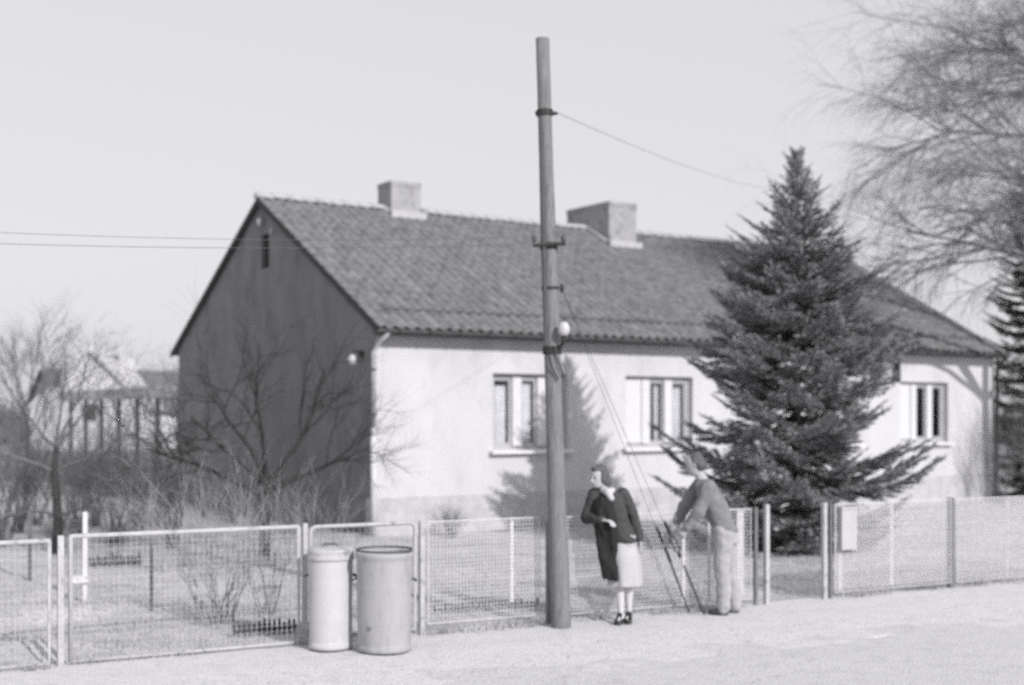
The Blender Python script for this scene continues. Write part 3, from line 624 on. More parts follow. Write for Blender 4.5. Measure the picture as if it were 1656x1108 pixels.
# ------------------------------------------------------------------ vegetation
def spruce_tree(name, lab, loc, prof_, needles, m, seed, whorl=0.30, group=None, nb=(8, 11), droop=1.0, fill=0):
    rg_ = np.random.default_rng(seed); o = thing(name, lab, 'tree', loc, 0, group)
    Ht = prof_[-1][0]; zs = [p[0] for p in prof_]; rs = [p[1] for p in prof_]
    tr = []; 
    for i in range(14):
        z0, z1 = Ht * i / 14, Ht * (i + 1) / 14; tr.append((0, 0, z0 - 0.1 * (i == 0), 0, 0, z1, 0.11 * (1 - z0 / Ht) + 0.008, 0.11 * (1 - z1 / Ht) + 0.006))
    V, F = segs_mesh(tr, 8); mesh_np('trunk', V, F, M['bark'], o)
    limbs = []; tw = []                               # tw: p, dir, length
    z = 0.28
    while z < Ht - 0.12:
        f = z / Ht; n_ = int(rg_.integers(*nb)) if f < 0.75 else 6
        a0 = rg_.uniform(0, 6.28)
        for i in range(n_ + ((n_ * 2) // 3 if fill and f > 0.35 else 0) + (4 if fill and f <= 0.35 else 0)):
            inner = i >= n_
            a = a0 + 2 * math.pi * i / n_ + rg_.normal(0, 0.17); zb = z + rg_.normal(0, 0.045) + (whorl * 0.3 if inner else 0)
            L = float(np.interp(zb + 0.05, zs, rs)) * (rg_.uniform(0.68, 0.98) if rg_.random() < 0.5 else rg_.uniform(0.85, 1.12))
            if fill: L *= 1 + 0.13 * math.sin(2 * a + zb * 2.1) + 0.08 * math.sin(5 * a + zb * 4.0)
            L = min(L, 1.06 * float(np.interp(zb + 0.05, zs, rs)))
            if inner: L *= rg_.uniform(0.4, 0.7)
            if L < 0.06: L = 0.06
            el = np.interp(f, [0, 0.35, 0.7, 1], [-0.04, 0.06, 0.35, 0.9]) + rg_.normal(0, 0.075)
            dh = np.array([math.cos(a), math.sin(a), 0.0]); side = np.array([-math.sin(a), math.cos(a), 0.0])
            ns = max(4, int(L / 0.075)); pts = []
            for k in range(ns + 1):
                t = k / ns; zz = L * (math.sin(el) * t - droop * 0.16 * math.sin(math.pi * t) * (1 - f) + 0.10 * (1 - f) * t ** 3)
                pts.append(np.array([0, 0, zb]) + dh * L * math.cos(el) * t + np.array([0, 0, zz]) + side * 0.03 * L * math.sin(3 * t + a * 5))
            for k in range(ns):
                p0, p1 = pts[k], pts[k + 1]; r = 0.018 * (1 - k / ns) * (0.4 + L / 2) + 0.003
                limbs.append((*p0, *p1, r, r * 0.92)); t = k / ns; dd = (p1 - p0) / (np.linalg.norm(p1 - p0) + 1e-9)
                if t > 0.10:
                    sl = L * 0.40 * (0.35 + 0.65 * math.sin(math.pi * min(1, 0.25 + t * 0.72))) * (1.05 - 0.6 * t) * rg_.uniform(0.7, 1.25)
                    sl = max(0.07, sl)
                    for sg_ in (-1, 1):
                        q = dd * 0.75 + side * sg_ * rg_.uniform(0.55, 0.95) + np.array([0, 0, rg_.normal(-0.03, 0.10)])
                        q /= np.linalg.norm(q); tw.append((*p0, *q, sl))
                        if sl > 0.2:
                            q2 = q + side * sg_ * 0.3 + np.array([0, 0, rg_.normal(-0.14, 0.10)]); q2 /= np.linalg.norm(q2); tw.append((*(p0 + q * sl * 0.4), *q2, sl * 0.5))
                            q2 = q + dd * 0.6 + np.array([0, 0, rg_.normal(-0.04, 0.12)]); q2 /= np.linalg.norm(q2); tw.append((*(p0 + q * sl * 0.5), *q2, sl * 0.45))
                    tw.append((*p0, *dd, 0.12))
            tw.append((*pts[-1], *((pts[-1] - pts[-2]) / (np.linalg.norm(pts[-1] - pts[-2]) + 1e-9)), 0.13))
        z += whorl * float(np.interp(f, [0, 0.35, 0.5, 1], [1.0, 0.95, 0.62, 0.5])) * rg_.uniform(0.85, 1.15)
    for k in range(6): tw.append((0, 0, Ht - 0.35 + k * 0.05, rg_.normal(0, 0.4), rg_.normal(0, 0.4), 0.8, 0.2))
    V, F = segs_mesh(limbs, 4)
    T = np.array(tw); L = T[:, 6]; nn = np.maximum(8, (L * needles)).astype(int); idx = np.repeat(np.arange(len(T)), nn); n_ = len(idx)
    t = rg_.uniform(0, 1, n_); d = T[idx, 3:6]; base = T[idx, :3] + d * (t * L[idx])[:, None]
    rd = rg_.normal(0, 1, (n_, 3)); rd -= d * np.sum(rd * d, 1)[:, None]; rd /= np.linalg.norm(rd, axis=1)[:, None]
    rd[:, 2] = np.abs(rd[:, 2]) * 0.8 - 0.15
    nd = d * 0.75 + rd * 0.75; nd /= np.linalg.norm(nd, axis=1)[:, None]
    ln = rg_.uniform(0.04, 0.075, n_) ; w = np.cross(nd, rg_.normal(0, 1, (n_, 3))); w /= np.linalg.norm(w, axis=1)[:, None]
    wd = rg_.uniform(0.007, 0.014, n_)
    Vn = np.stack([base - w * wd[:, None], base + w * wd[:, None], base + nd * ln[:, None]], 1).reshape(-1, 3)
    Fn = np.arange(n_ * 3).reshape(-1, 3)
    cr = mesh_np('crown', Vn, Fn, m, o)
    mesh_np('limbs', V, F, M['bark'], o)
    return o
SP = G(1288, HZ + FPX * CH / 20.8)
spruce_tree('spruce_tree', 'dark layered spruce beside the open gateway in front of the house', SP,
            [(0.0, 1.6), (0.4, 2.0), (1.45, 2.2), (3.1, 1.88), (4.1, 1.42), (4.9, 1.02), (5.5, 0.68), (5.9, 0.40), (6.2, 0.20), (6.48, 0.02)], 115, M['spruce'], 11, 0.48, nb=(9, 12), fill=1)
spruce_tree('conifer_tree', 'dark narrow conifer at the right edge beyond the house end', (13.95, 34.35, 0),
            [(0.0, 1.5), (3.0, 1.45), (6.0, 1.1), (8.0, 0.85), (10.4, 0.05)], 42, M['thuja'], 21, 0.4)
spruce_tree('conifer_tree', 'dark conifer behind the house corner, shorter of the two', (16.4, 37.6, 0),
            [(0.0, 1.9), (2.5, 1.8), (5.0, 1.1), (7.0, 0.05)], 25, M['thuja'], 22, 0.45)

def grow(segs, rg_, p, d, L, r, lev, spec):
    """recursive bare branching; spec[lev] = (segments, wander, gravity, children, child length, child angle)"""
    ns, wan, grav, nc, cl, ca = spec[lev]; d = np.array(d, float); p = np.array(p, float); sl = L / ns
    at = sorted(rg_.uniform(0.25 if lev else 0.45, 1.0, nc)) if lev + 1 < len(spec) else []
    pts = [(p.copy(), d.copy(), r)]
    for i in range(ns):
        d = d + rg_.normal(0, wan, 3) + np.array([0, 0, grav]); d /= np.linalg.norm(d)
        r0 = r * (1 - 0.75 * i / ns); r1 = r * (1 - 0.75 * (i + 1) / ns); q = p + d * sl
        segs.append((*p, *q, r0, r1)); p = q; pts.append((p.copy(), d.copy(), r1))
    for t in at:
        i = min(ns - 1, int(t * ns)); fr = t * ns - i; bp = pts[i][0] * (1 - fr) + pts[i + 1][0] * fr; bd = pts[i][1]
        ax = rg_.normal(0, 1, 3); ax -= bd * ax.dot(bd); ax /= np.linalg.norm(ax); an = ca * rg_.uniform(0.6, 1.4)
        nd = bd * math.cos(an) + ax * math.sin(an)
        grow(segs, rg_, bp, nd, L * cl * rg_.uniform(0.65, 1.25), max(pts[i][2] * 0.60, 0.0018), lev + 1, spec)
def bare_tree(name, lab, loc, trunk_pts, r, spec, limbs, seed, m, mb, L0, cat='tree', group=None, lr=0.5):
    rg_ = np.random.default_rng(seed); o = thing(name, lab, cat, loc, 0, group)
    n = len(trunk_pts); MB().tube(trunk_pts, [r * (1 - 0.55 * i / max(1, n - 1)) for i in range(n)], 9).build('trunk', mb, o, True)
    S = []
    for (i, d) in limbs:
        grow(S, rg_, trunk_pts[i], np.array(d, float) / np.linalg.norm(d), L0 * rg_.uniform(0.8, 1.15), r * lr, 0, spec)
    V, F = segs_mesh(S, 3); mesh_np('crown', V, F, m, o); return o
fruit = [(6, 0.13, 0.02, 7, 0.62, 0.75), (5, 0.14, 0.02, 6, 0.6, 0.75), (4, 0.15, 0.02, 5, 0.6, 0.7), (3, 0.15, 0.01, 0, 0, 0)]
tp = lambda *p: [Vector(q) for q in p]
bare_tree('fruit_tree', 'bare fruit tree with dark forked limb in front of the shaded gable', At(427, 899, 20.0) * 1.0, tp((0, 0, -0.1), (0.02, 0, 0.55), (-0.05, 0, 0.95), (0.0, 0, 1.1)), 0.09,
          fruit, [(3, (0.75, 0.1, 0.75)), (3, (-0.65, 0.2, 0.8)), (2, (-0.9, -0.3, 0.45)), (3, (0.1, -0.3, 1.0)), (2, (0.9, 0.3, 0.4)), (3, (-0.3, 0.4, 0.9))], 5, M['bark'], M['bark'], 1.9, lr=0.6)
bare_tree('fruit_tree', 'bare dark-trunked fruit tree at the left behind the white stake', Vector((-7.15, 20.2, 0)), tp((0, 0, -0.1), (0.03, 0, 0.6), (-0.03, 0, 1.3), (0.0, 0, 1.7)), 0.085,
          fruit, [(3, (0.6, 0.1, 0.7)), (3, (-0.7, 0.2, 0.6)), (2, (-0.9, -0.2, 0.4)), (3, (0.0, -0.3, 1.0)), (2, (0.9, 0.3, 0.3)), (3, (0.3, 0.5, 0.8)), (1, (-0.8, 0.1, 0.5)), (1, (0.9, 0, 0.4))], 8, M['twig'], M['bark'], 1.35, lr=0.36)
bare_tree('fruit_tree', 'thin bare fruit tree in front of the low shed', Vector((-6.6, 25.5, 0)), tp((0, 0, -0.1), (0.0, 0, 0.5), (0.05, 0, 0.9), (0.0, 0, 1.2)), 0.08,
          fruit, [(3, (0.6, 0.1, 0.8)), (3, (-0.7, 0.2, 0.7)), (2, (-0.8, -0.2, 0.6)), (3, (0.5, -0.3, 1.0)), (2, (0.9, 0.3, 0.6))], 12, M['twig'], M['bark'], 1.8, lr=0.36)
up = [(6, 0.08, 0.05, 9, 0.5, 0.5), (5, 0.10, 0.06, 8, 0.55, 0.45), (4, 0.10, 0.05, 5, 0.55, 0.4), (3, 0.1, 0.04, 0, 0, 0)]
bare_tree('poplar_tree', 'tall feathery bare tree at the far left edge', Vector((-13.2, 35.0, 0)), tp((0, 0, -0.1), (0.0, 0, 0.8), (0.05, 0, 1.5), (0.0, 0, 2.2)), 0.10,
          up, [(3, (0.15, 0.1, 1)), (3, (-0.25, 0.2, 1)), (2, (-0.4, -0.2, 1)), (2, (0.5, -0.1, 1)), (1, (0.6, 0.3, 1)), (1, (-0.5, 0.1, 1)), (2, (0.1, 0.4, 1))], 15, M['twig'], M['bark'], 2.1, lr=0.4)
# weeping birch: trunk just outside the right edge
weep = [(9, 0.07, 0.015, 12, 0.50, 0.55), (8, 0.09, -0.02, 13, 0.50, 0.6), (7, 0.11, -0.07, 9, 0.60, 0.6), (6, 0.12, -0.12, 0, 0, 0)]
bare_tree('birch_tree', 'big bare weeping birch reaching in from the right edge', Vector((14.75, 29.0, 0)), tp((0, 0, -0.1), (0.05, 0, 2.5), (-0.1, 0.05, 5.0), (-0.1, 0.1, 8.0), (0.05, 0.1, 11.0)), 0.19,
          weep, [(2, (-0.8, -0.1, 0.6)), (2, (-0.7, -0.4, 0.8)), (2, (-0.9, 0.1, 0.35)), (3, (-0.9, 0.0, 0.6)), (3, (-0.7, -0.4, 0.4)), (3, (-0.7, 0.3, 0.9)), (4, (-0.6, 0.1, 0.8)), (4, (-0.3, 0.5, 1.0)), (3, (-1.0, 0.2, 0.3)), (2, (0.8, 0.2, 0.7)), (3, (0.6, -0.6, 0.9)), (4, (0.5, 0.1, 1)), (3, (-0.9, -0.3, 0.9)), (2, (-0.6, -0.7, 0.6))], 31, M['birch'], M['plate'], 5.1)
# cane shrubs and hedge plants in the garden
def cane(name, lab, loc, h, n, spread, seed, m, group=None, twigs=5, r=0.007):
    rg_ = np.random.default_rng(seed); S = []
    sp = [(5, 0.07, 0.02, twigs, 0.42, 0.5), (4, 0.10, 0.03, 2, 0.5, 0.5), (2, 0.1, 0.02, 0, 0, 0)]
    for i in range(n):
        a = rg_.uniform(0, 6.28); e = rg_.uniform(0.05, spread); b0 = rg_.normal(0, 0.07, 2)
        grow(S, rg_, (b0[0], b0[1], -0.05), (math.cos(a) * e, math.sin(a) * e, 1.0), h * rg_.uniform(0.65, 1.1), r, 0, sp)
    V, F = segs_mesh(S, 3); o = mesh_np(name, V, F, m, loc=loc); return tag(o, lab, 'shrub', group)
cane('cane_shrub', 'large pale many-stemmed bush just behind the framed fence panel', G(352, 1010), 1.30, 30, 0.6, 41, M['pale'], r=0.010)
cane('cane_shrub', 'thin dark bush low behind the fence, left of the narrow bin', G(430, 1000), 1.0, 9, 0.7, 42, M['twig'])
ORD = ['leftmost', 'second from the left', 'third from the left', 'fourth from the left', 'fifth from the left', 'fifth from the right', 'fourth from the right', 'third from the right', 'second from the right', 'rightmost']
for i in range(10):
    u = 185 + i * 41; Y = 18.4 + 0.5 * math.sin(i * 2.1)
    cane('hedge_plant', 'twiggy plant, %s in the pale hedge row before the shaded gable' % ORD[i], Vector(((u - 828) / FPX * Y, Y, 0)), 1.12 + 0.2 * math.sin(i * 1.7), 8, 0.55, 50 + i, M['pale'] if i % 3 else M['twig'], 'hedge plants before the gable', 6)
for i in range(10):
    u = 0 + i * 31; Y = 21.5 + 1.8 * (i % 3) + 0.5 * math.sin(i * 1.3)
    cane('garden_bush', 'dense dark bush, %s in the row before the shed' % ORD[i], Vector(((u - 828) / FPX * Y, Y, 0)), 1.85 + 0.35 * math.sin(i * 2.7), 28, 0.75, 70 + i, M['twig'], 'bushes before the shed', 8, 0.010)
for i, (s, t, h) in enumerate([(1.2, -0.6, 0.5), (-0.9, 1.6, 0.8), (-0.9, 3.2, 0.9), (-0.9, 4.8, 0.8), (-0.9, 6.4, 0.9)]):
    p = H3 @ Vector((s, t, 0))
    cane('garden_shrub', ['small twiggy shrub at the foot of the white wall corner', 'low dark shrub at the gable foot, nearest the white corner', 'low dark shrub at the gable foot, second from the white corner', 'low dark shrub at the gable foot, third from the white corner', 'low dark shrub at the gable foot, farthest from the white corner'][i], p, h, 26, 0.7, 90 + i, M['twig'], None if i == 0 else 'shrubs along the gable foot', 7, 0.008)
for i, (s, t, h) in enumerate([(16.6, -0.9, 1.9), (17.3, -1.3, 2.6)]):
    cane('garden_shrub', ['shorter bare shrub against the right end of the white wall', 'taller bare shrub at the far right house corner'][i], H3 @ Vector((s, t, 0)), h, 24, 0.35, 99 + i, M['twig'], None, 8, 0.009)
# stakes and edging in the garden
def gstake(lab, p, h, w, m, block=False):
    o = thing('garden_stake', lab, 'stake', p)
    MB().box(-w, w, -w, w, -0.1, h).build('shaft', m, o)
    if block: MB().box(-0.14, 0.05, -0.06, -w - 0.002, 0.24, 0.32).build('crosspiece', M['stake'], o)
gstake('white stake with small crosspiece behind the left fence', G(138, 975), 1.06, 0.022, M['stake'], True)
gstake('thin grey stake at the far left behind the fence', G(48, 940), 0.92, 0.02, M['twig'])
gstake('thin dark stake left of the pale bush', G(245, 1000), 0.82, 0.016, M['twig'])
def edging(lab, a, b_, h, n, m):
    o = thing('garden_edging', lab, 'edging', a); d = b_ - a
    for i in range(n):
        q = d * (i / (n - 1)); hh = h * random.uniform(0.75, 1.1); MB().box(q.x - 0.012, q.x + 0.012, q.y - 0.012, q.y + 0.012, -0.05, hh).build('picket', m, o)
    MB().tube([Vector((0, 0, h * 0.35)), d + Vector((0, 0, h * 0.35))], 0.012, 6).build('rail', m, o)
edging('low row of dark pickets at the foot of the fence by the bins', G(372, 1036) + Vector((0, 0.2, 0)), G(478, 1026) + Vector((0, 0.2, 0)), 0.14, 14, M['dkwood'])
edging('low dark edging further back in the left garden', G(146, 921), G(225, 917), 0.20, 14, M['dkwood'])
edging('low dark edging behind the mesh fence left of the pole', G(700, 1000) + Vector((0, 0.25, 0)), G(870, 987) + Vector((0, 0.25, 0)), 0.10, 20, M['dkwood'])
# dry grass in the garden, tufts along the fence
def blades(name, lab, P, hmin, hmax, m):
    n_ = len(P); h = rng.uniform(hmin, hmax, n_); a = rng.uniform(0, 6.28, n_); w = rng.uniform(0.003, 0.006, n_); le = rng.normal(0, 0.45, (n_, 2)) * h[:, None]
    dx = np.stack([np.cos(a) * w, np.sin(a) * w, np.zeros(n_)], 1); tip = P + np.stack([le[:, 0], le[:, 1], h], 1)
    V = np.stack([P - dx, P + dx, tip], 1).reshape(-1, 3); o = mesh_np(name, V, np.arange(n_ * 3).reshape(-1, 3), m); return tag(o, lab, 'grass', kind='stuff')
NB = 90000; kk = rng.uniform(-4, 12, NB); nn_ = -0.25 - rng.beta(1.0, 2.2, NB) * 12
keep = np.array([hsh(k * 0.8, n * 0.9) > -0.45 + rng.uniform(-0.3, 0.3) for k, n in zip(kk, nn_)]); kk, nn_ = kk[keep], nn_[keep]
P = np.array([(*(FW(k, n).xy), garden_z(k, n) - 0.005) for k, n in zip(kk, nn_)])
blades('grass', 'short dry grass in the garden behind the fence', P, 0.02, 0.08, M['grass'])
P = []
for c in range(60):
    k = rng.uniform(-2, 12); n = rng.normal(-0.02, 0.07); s = rng.uniform(0.03, 0.10)
    if K(1245) < k < K(1326): continue
    for j in range(int(70 * s / 0.06)): P.append((*(FW(k + rng.normal(0, s * 1.6), n + rng.normal(0, s * 0.6)).xy), -0.003))
blades('grass_tufts', 'scattered grass tufts along the fence foot and roadside', np.array(P), 0.03, 0.11, M['grass'])
SV = []; SF = []
for j in range(900):
    p = FW(rng.uniform(-3, 12), rng.uniform(0.05, 4.2)); r = float(rng.uniform(0.004, 0.016)); n = len(SV)
    q = rng.uniform(0.6, 1.2, 6) * r
    SV += [(p.x + q[0], p.y, -0.002), (p.x, p.y + q[1], -0.002), (p.x - q[2], p.y, -0.002), (p.x, p.y - q[3], -0.002), (p.x, p.y, q[4] * 0.7)]
    SF += [(n, n + 1, n + 4), (n + 1, n + 2, n + 4), (n + 2, n + 3, n + 4), (n + 3, n, n + 4)]
tag(mesh_np('gravel', SV, SF, M['stone']), 'loose small stones on the footpath and road', 'gravel', kind='stuff')
# far wood along the horizon
FV = []; 
for j in range(1400):
    a = rng.uniform(-0.62, 0.75); Y = rng.uniform(95, 150); x = a * Y; h = rng.uniform(1.5, 4.0) * (1 + 0.4 * math.sin(x * 0.07))
    for q in range(14):
        b0 = np.array([x + rng.normal(0, 0.7), Y + rng.normal(0, 0.7), 0]); FV.append((*b0, b0[0] + rng.normal(0, 0.6), b0[1], h * rng.uniform(0.5, 1), 0.16, 0.02))
V, F = segs_mesh(FV, 3); tag(mesh_np('far_wood', V, F, M['twig']), 'far bare wood along the horizon', 'wood', kind='stuff')

# ------------------------------------------------------------------ people
def remesh(mb, name, m, parent, vox, smooth=6, fold=None, bias=0.0):
    me = mb.mesh(name); o = bpy.data.objects.new(name, me); C.objects.link(o)
    md = o.modifiers.new('r', 'REMESH'); md.mode = 'VOXEL'; md.voxel_size = vox; md.use_smooth_shade = True
    ms = o.modifiers.new('s', 'SMOOTH'); ms.iterations = smooth; ms.factor = 0.5
    dg = bpy.context.evaluated_depsgraph_get(); new = bpy.data.meshes.new_from_object(o.evaluated_get(dg)); o.modifiers.clear(); o.data = new; new.name = name
    if fold:
        from mathutils import noise
        A, fx, fz = fold
        co = np.zeros(len(new.vertices) * 3, dtype=np.float32); no = co.copy(); new.vertices.foreach_get('co', co); new.vertex_normals.foreach_get('vector', no)
        co = co.reshape(-1, 3); no = no.reshape(-1, 3); dsp = np.zeros(len(co))
        for q in range(len(co)):
            c = Vector(co[q]); n_ = bias + noise.noise(Vector((c.x * fx, c.y * fx, c.z * fz + c.x * fx * 0.8))) + 0.5 * noise.noise(Vector((c.x * fx * 2.3, c.y * fx * 2.3 + 7, c.z * fz * 2.1)))
            dsp[q] = A * n_
        new.vertices.foreach_set('co', (co + no * dsp[:, None]).ravel()); new.update()
    new.materials.clear(); new.materials.append(m); o.parent = parent; return o
def ell(c, ax, ay, rx, ry, n=18):
    c = Vector(c); return [c + Vector(ax) * rx * math.cos(2 * math.pi * k / n) + Vector(ay) * ry * math.sin(2 * math.pi * k / n) for k in range(n)]
def torso(mb, secs, f):            # secs: (center, half width, half depth); f: facing direction
    f = Vector(f).normalized(); s = Vector((f.y, -f.x, 0)); mb.loft([ell(c, s, f, w, d) for c, w, d in secs]); return mb
def hand(mb, wrist, d, palm_n, thumb_s, curl=0.5):
    """palm along d, fingers bending towards palm_n; thumb on the thumb_s side"""
    d = Vector(d).normalized(); pn = Vector(palm_n); pn = (pn - d * pn.dot(d)).normalized(); s = d.cross(pn) * thumb_s; w = Vector(wrist)
    mb.loft([ell(w + d * t, s, pn, a, 0.014) for t, a in ((-0.01, 0.025), (0.03, 0.036), (0.075, 0.041), (0.09, 0.038))])
    for i, L in enumerate((0.070, 0.078, 0.072, 0.056)):
        b0 = w + d * 0.085 + s * (0.030 - 0.0205 * i); a = curl * (0.5 + 0.08 * i)
        p1 = b0 + (d * math.cos(a) + pn * math.sin(a)) * L * 0.48; p2 = p1 + (d * math.cos(2 * a) + pn * math.sin(2 * a)) * L * 0.34; p3 = p2 + (d * math.cos(2.8 * a) + pn * math.sin(2.8 * a)) * L * 0.26
        mb.limb([(b0, 0.0095), (p1, 0.009), (p2, 0.0085), (p3, 0.007)], 8)
    t0 = w + d * 0.02 + s * 0.028; t1 = t0 + (d * 0.7 + s * 0.6 + pn * 0.3).normalized() * 0.04; t2 = t1 + (d * 0.85 + s * 0.2 + pn * 0.5).normalized() * 0.032
    mb.limb([(t0, 0.012), (t1, 0.0105), (t2, 0.008)], 8)
def head(mb, c, f, up=(0, 0, 1), h=0.225):
    f = Vector(f).normalized(); up = Vector(up).normalized(); s = f.cross(up).normalized(); up = s.cross(f); c = Vector(c)
    secs = [(-0.50, 0.16, 0.18, 0.16), (-0.42, 0.24, 0.28, 0.12), (-0.28, 0.29, 0.36, 0.06), (-0.1, 0.325, 0.41, 0.02), (0.08, 0.34, 0.43, -0.01), (0.24, 0.33, 0.43, -0.03), (0.38, 0.27, 0.35, -0.04), (0.47, 0.16, 0.22, -0.04), (0.5, 0.04, 0.06, -0.04)]
    mb.loft([ell(c + up * (z * h) + f * (o * h), s, f, a * h, b * h) for z, a, b, o in secs])
    mb.limb([(c + f * 0.43 * h + up * 0.03 * h, 0.010), (c + f * 0.50 * h - up * 0.12 * h, 0.015), (c + f * 0.44 * h - up * 0.15 * h, 0.013)], 8)
    mb.limb([(c + f * 0.40 * h - up * 0.26 * h - s * 0.02, 0.009), (c + f * 0.415 * h - up * 0.26 * h, 0.011), (c + f * 0.40 * h - up * 0.26 * h + s * 0.02, 0.009)], 8)
    for q in (-1, 1): mb.limb([(c + s * q * 0.335 * h + up * 0.06 * h - f * 0.02, 0.014), (c + s * q * 0.335 * h - up * 0.10 * h - f * 0.01, 0.010)], 8)
    return f, s, up
def eyes(c, f, s, up, h, parent):
    for q in (-1, 1):
        MB().ball(Vector(c) + f * 0.385 * h + s * q * 0.032 + up * 0.02 * h, 0.011, 0.011, 0.008, 8, 6).build('eye', M['hair'], parent, True)
def shoe(toe, heel, parent, m, high=0.0):
    toe, heel = Vector(toe), Vector(heel); d = (toe - heel); d.z = 0; L = d.length; d.normalize(); s = Vector((-d.y, d.x, 0)); b = MB()
    R_ = [(0.0, 0.030, 0.075 + high, high * 1.0), (0.12, 0.036, 0.09 + high, high * 0.9), (0.35, 0.036, 0.085 + high * 0.8, high * 0.6), (0.6, 0.042, 0.065 + high * 0.2, 0.0), (0.82, 0.044, 0.05, 0), (0.96, 0.03, 0.04, 0), (1.0, 0.012, 0.025, 0)]
    b.loft([[heel + d * t * L + s * w * sx + Vector((0, 0, z)) for sx, z in ((-1, z0 + 0.004), (1, z0 + 0.004), (1, z0 + (z1 - z0) * 0.55), (0.6, z1), (-0.6, z1), (-1, z0 + (z1 - z0) * 0.55))] for t, w, z1, z0 in R_])
    if high: b.tube([heel + d * 0.02 + Vector((0, 0, high + 0.02)), heel + d * 0.015 + Vector((0, 0, 0.0))], [0.024, 0.012], 8)
    return b.build('shoe', m, parent, True)
X_, Z_ = Vector((1, 0, 0)), Vector((0, 0, 1))

# woman in a grey jacket and pale skirt
w = thing('person', 'person in dark jacket, pale skirt and black heels standing beside the pole', 'person', (1.06, 13.55, 0.004))
fw = Vector((-0.62, -0.78, 0)).normalized(); hc = Vector((-0.145, -0.02, 1.535))
hy = 0.01
LS, RS = Vector((0.115, 0.03, 1.365)), Vector((-0.185, 0.02, 1.35))
body = MB(); hf, hs, hu = head(body, hc, (-0.80, -0.58, -0.12), (-0.10, 0, 1), 0.215)
body.limb([((-0.05, 0.02, 1.34), 0.055), ((-0.12, 0.0, 1.47), 0.046)])
torso(body, [((0.10, 0, 0.80), 0.15, 0.11), ((0.09, 0, 0.92), 0.165, 0.12), ((0.055, 0, 1.05), 0.125, 0.095), ((0.0, 0.01, 1.2), 0.14, 0.105), ((-0.035, 0.02, 1.33), 0.15, 0.085), ((-0.045, 0.02, 1.40), 0.07, 0.05)], fw)
LE, LW = Vector((0.225, 0.06, 1.11)), Vector((0.285, 0.0, 0.88)); RE, RWr = Vector((-0.27, 0.0, 1.11)), Vector((-0.12, -0.20, 1.10))
body.limb([(LS, 0.052), (LE, 0.042), (LW, 0.027)]); body.limb([(RS, 0.052), (RE, 0.042), (RWr, 0.027)])
hand(body, LW, (0.12, -0.1, -1), (-1, 0, 0), 1, 0.5); hand(body, RWr, (0.8, -0.5, -0.1), (0, 0, -1), 1, 0.8)
for hx, kx, ax, ay in ((0.02, 0.07, 0.085, -0.03), (0.17, 0.165, 0.175, 0.06)):
    body.limb([((hx, 0, 0.84), 0.085), ((kx, -0.03 + ay * 0.4, 0.47), 0.052), ((kx + 0.005, ay * 0.6 + 0.01, 0.33), 0.050), ((ax, ay + 0.02, 0.11), 0.031), ((ax, ay + 0.01, 0.07), 0.034), ((ax - 0.03, ay - 0.08, 0.03), 0.026)])
bo = remesh(body, 'body', M['skin'], w, 0.0065)
bo.data.materials.append(M['stocking'])
zz = np.zeros(len(bo.data.polygons) * 3); bo.data.polygons.foreach_get('center', zz); bo.data.polygons.foreach_set('material_index', (zz.reshape(-1, 3)[:, 2] < 0.78).astype(np.int32) * ((np.abs(zz.reshape(-1, 3)[:, 0] - 0.12) < 0.135)).astype(np.int32))
eyes(hc, hf, hs, hu, 0.215, w)
hair = MB(); hair.ball(hc - hf * 0.025 + hu * 0.025, 0.088, 0.09, 0.108); hair.ball(hc - hf * 0.06 - hu * 0.045, 0.078, 0.078, 0.085); hair.ball(hc + hu * 0.085 + hf * 0.02, 0.062, 0.062, 0.035)
hair.ball(hc + hs * (0.072) - hf * 0.005, 0.03, 0.04, 0.07).ball(hc - hs * (0.072) - hf * 0.005, 0.03, 0.04, 0.07)
remesh(hair, 'hair', M['hairg'], w, 0.006, fold=(0.010, 40, 18))
jk = MB(); torso(jk, [((0.085, 0, 0.86), 0.165, 0.14), ((0.08, 0, 0.93), 0.158, 0.135), ((0.05, 0, 1.06), 0.125, 0.11), ((-0.005, 0.01, 1.2), 0.142, 0.12), ((-0.035, 0.02, 1.33), 0.15, 0.095), ((-0.05, 0.02, 1.39), 0.08, 0.06)], fw)
jk.limb([(LS - Vector((0, 0, 0.012)), 0.066), (LE, 0.053), (LE.lerp(LW, 0.93), 0.043)]).limb([(RS, 0.072), (RE, 0.062), (RE.lerp(RWr, 0.9), 0.045)])
remesh(jk, 'jacket', M['jacket'], w, 0.010, fold=(0.011, 8, 14), bias=0.8)
sc = MB(); sc.limb([((-0.01, -0.065, 1.40), 0.035), ((-0.07, -0.08, 1.385), 0.04), ((-0.11, -0.03, 1.40), 0.035)]).limb([((-0.06, -0.10, 1.38), 0.04), ((-0.025, -0.12, 1.32), 0.035)])
remesh(sc, 'scarf', M['collar'], w, 0.010)
sk = MB(); rgs = []
for i in range(9):
    z = 0.98 - 0.58 * i / 8; t = i / 8; c = Vector((0.085 + 0.045 * t, 0, z)); rr = []
    for k in range(40):
        a = 2 * math.pi * k / 40; fo = 1 + 0.07 * t * math.sin(7 * a + 1.0) + 0.03 * t * math.sin(13 * a)
        rr.append(c + Vector(((0.115 + 0.065 * min(1, t * 2.2)) * fo * math.cos(a), (0.09 + 0.07 * min(1, t * 2.2)) * fo * math.sin(a), 0)))
    rgs.append(rr)
sk.loft(rgs); sk.f = sk.f[:-1]
sk.build('skirt', M['skirt'], w, True)
shoe((0.035, -0.14, 0), (0.09, 0.02, 0), w, M['shoe'], 0.035); shoe((0.15, -0.06, 0), (0.18, 0.105, 0), w, M['shoe'], 0.035)
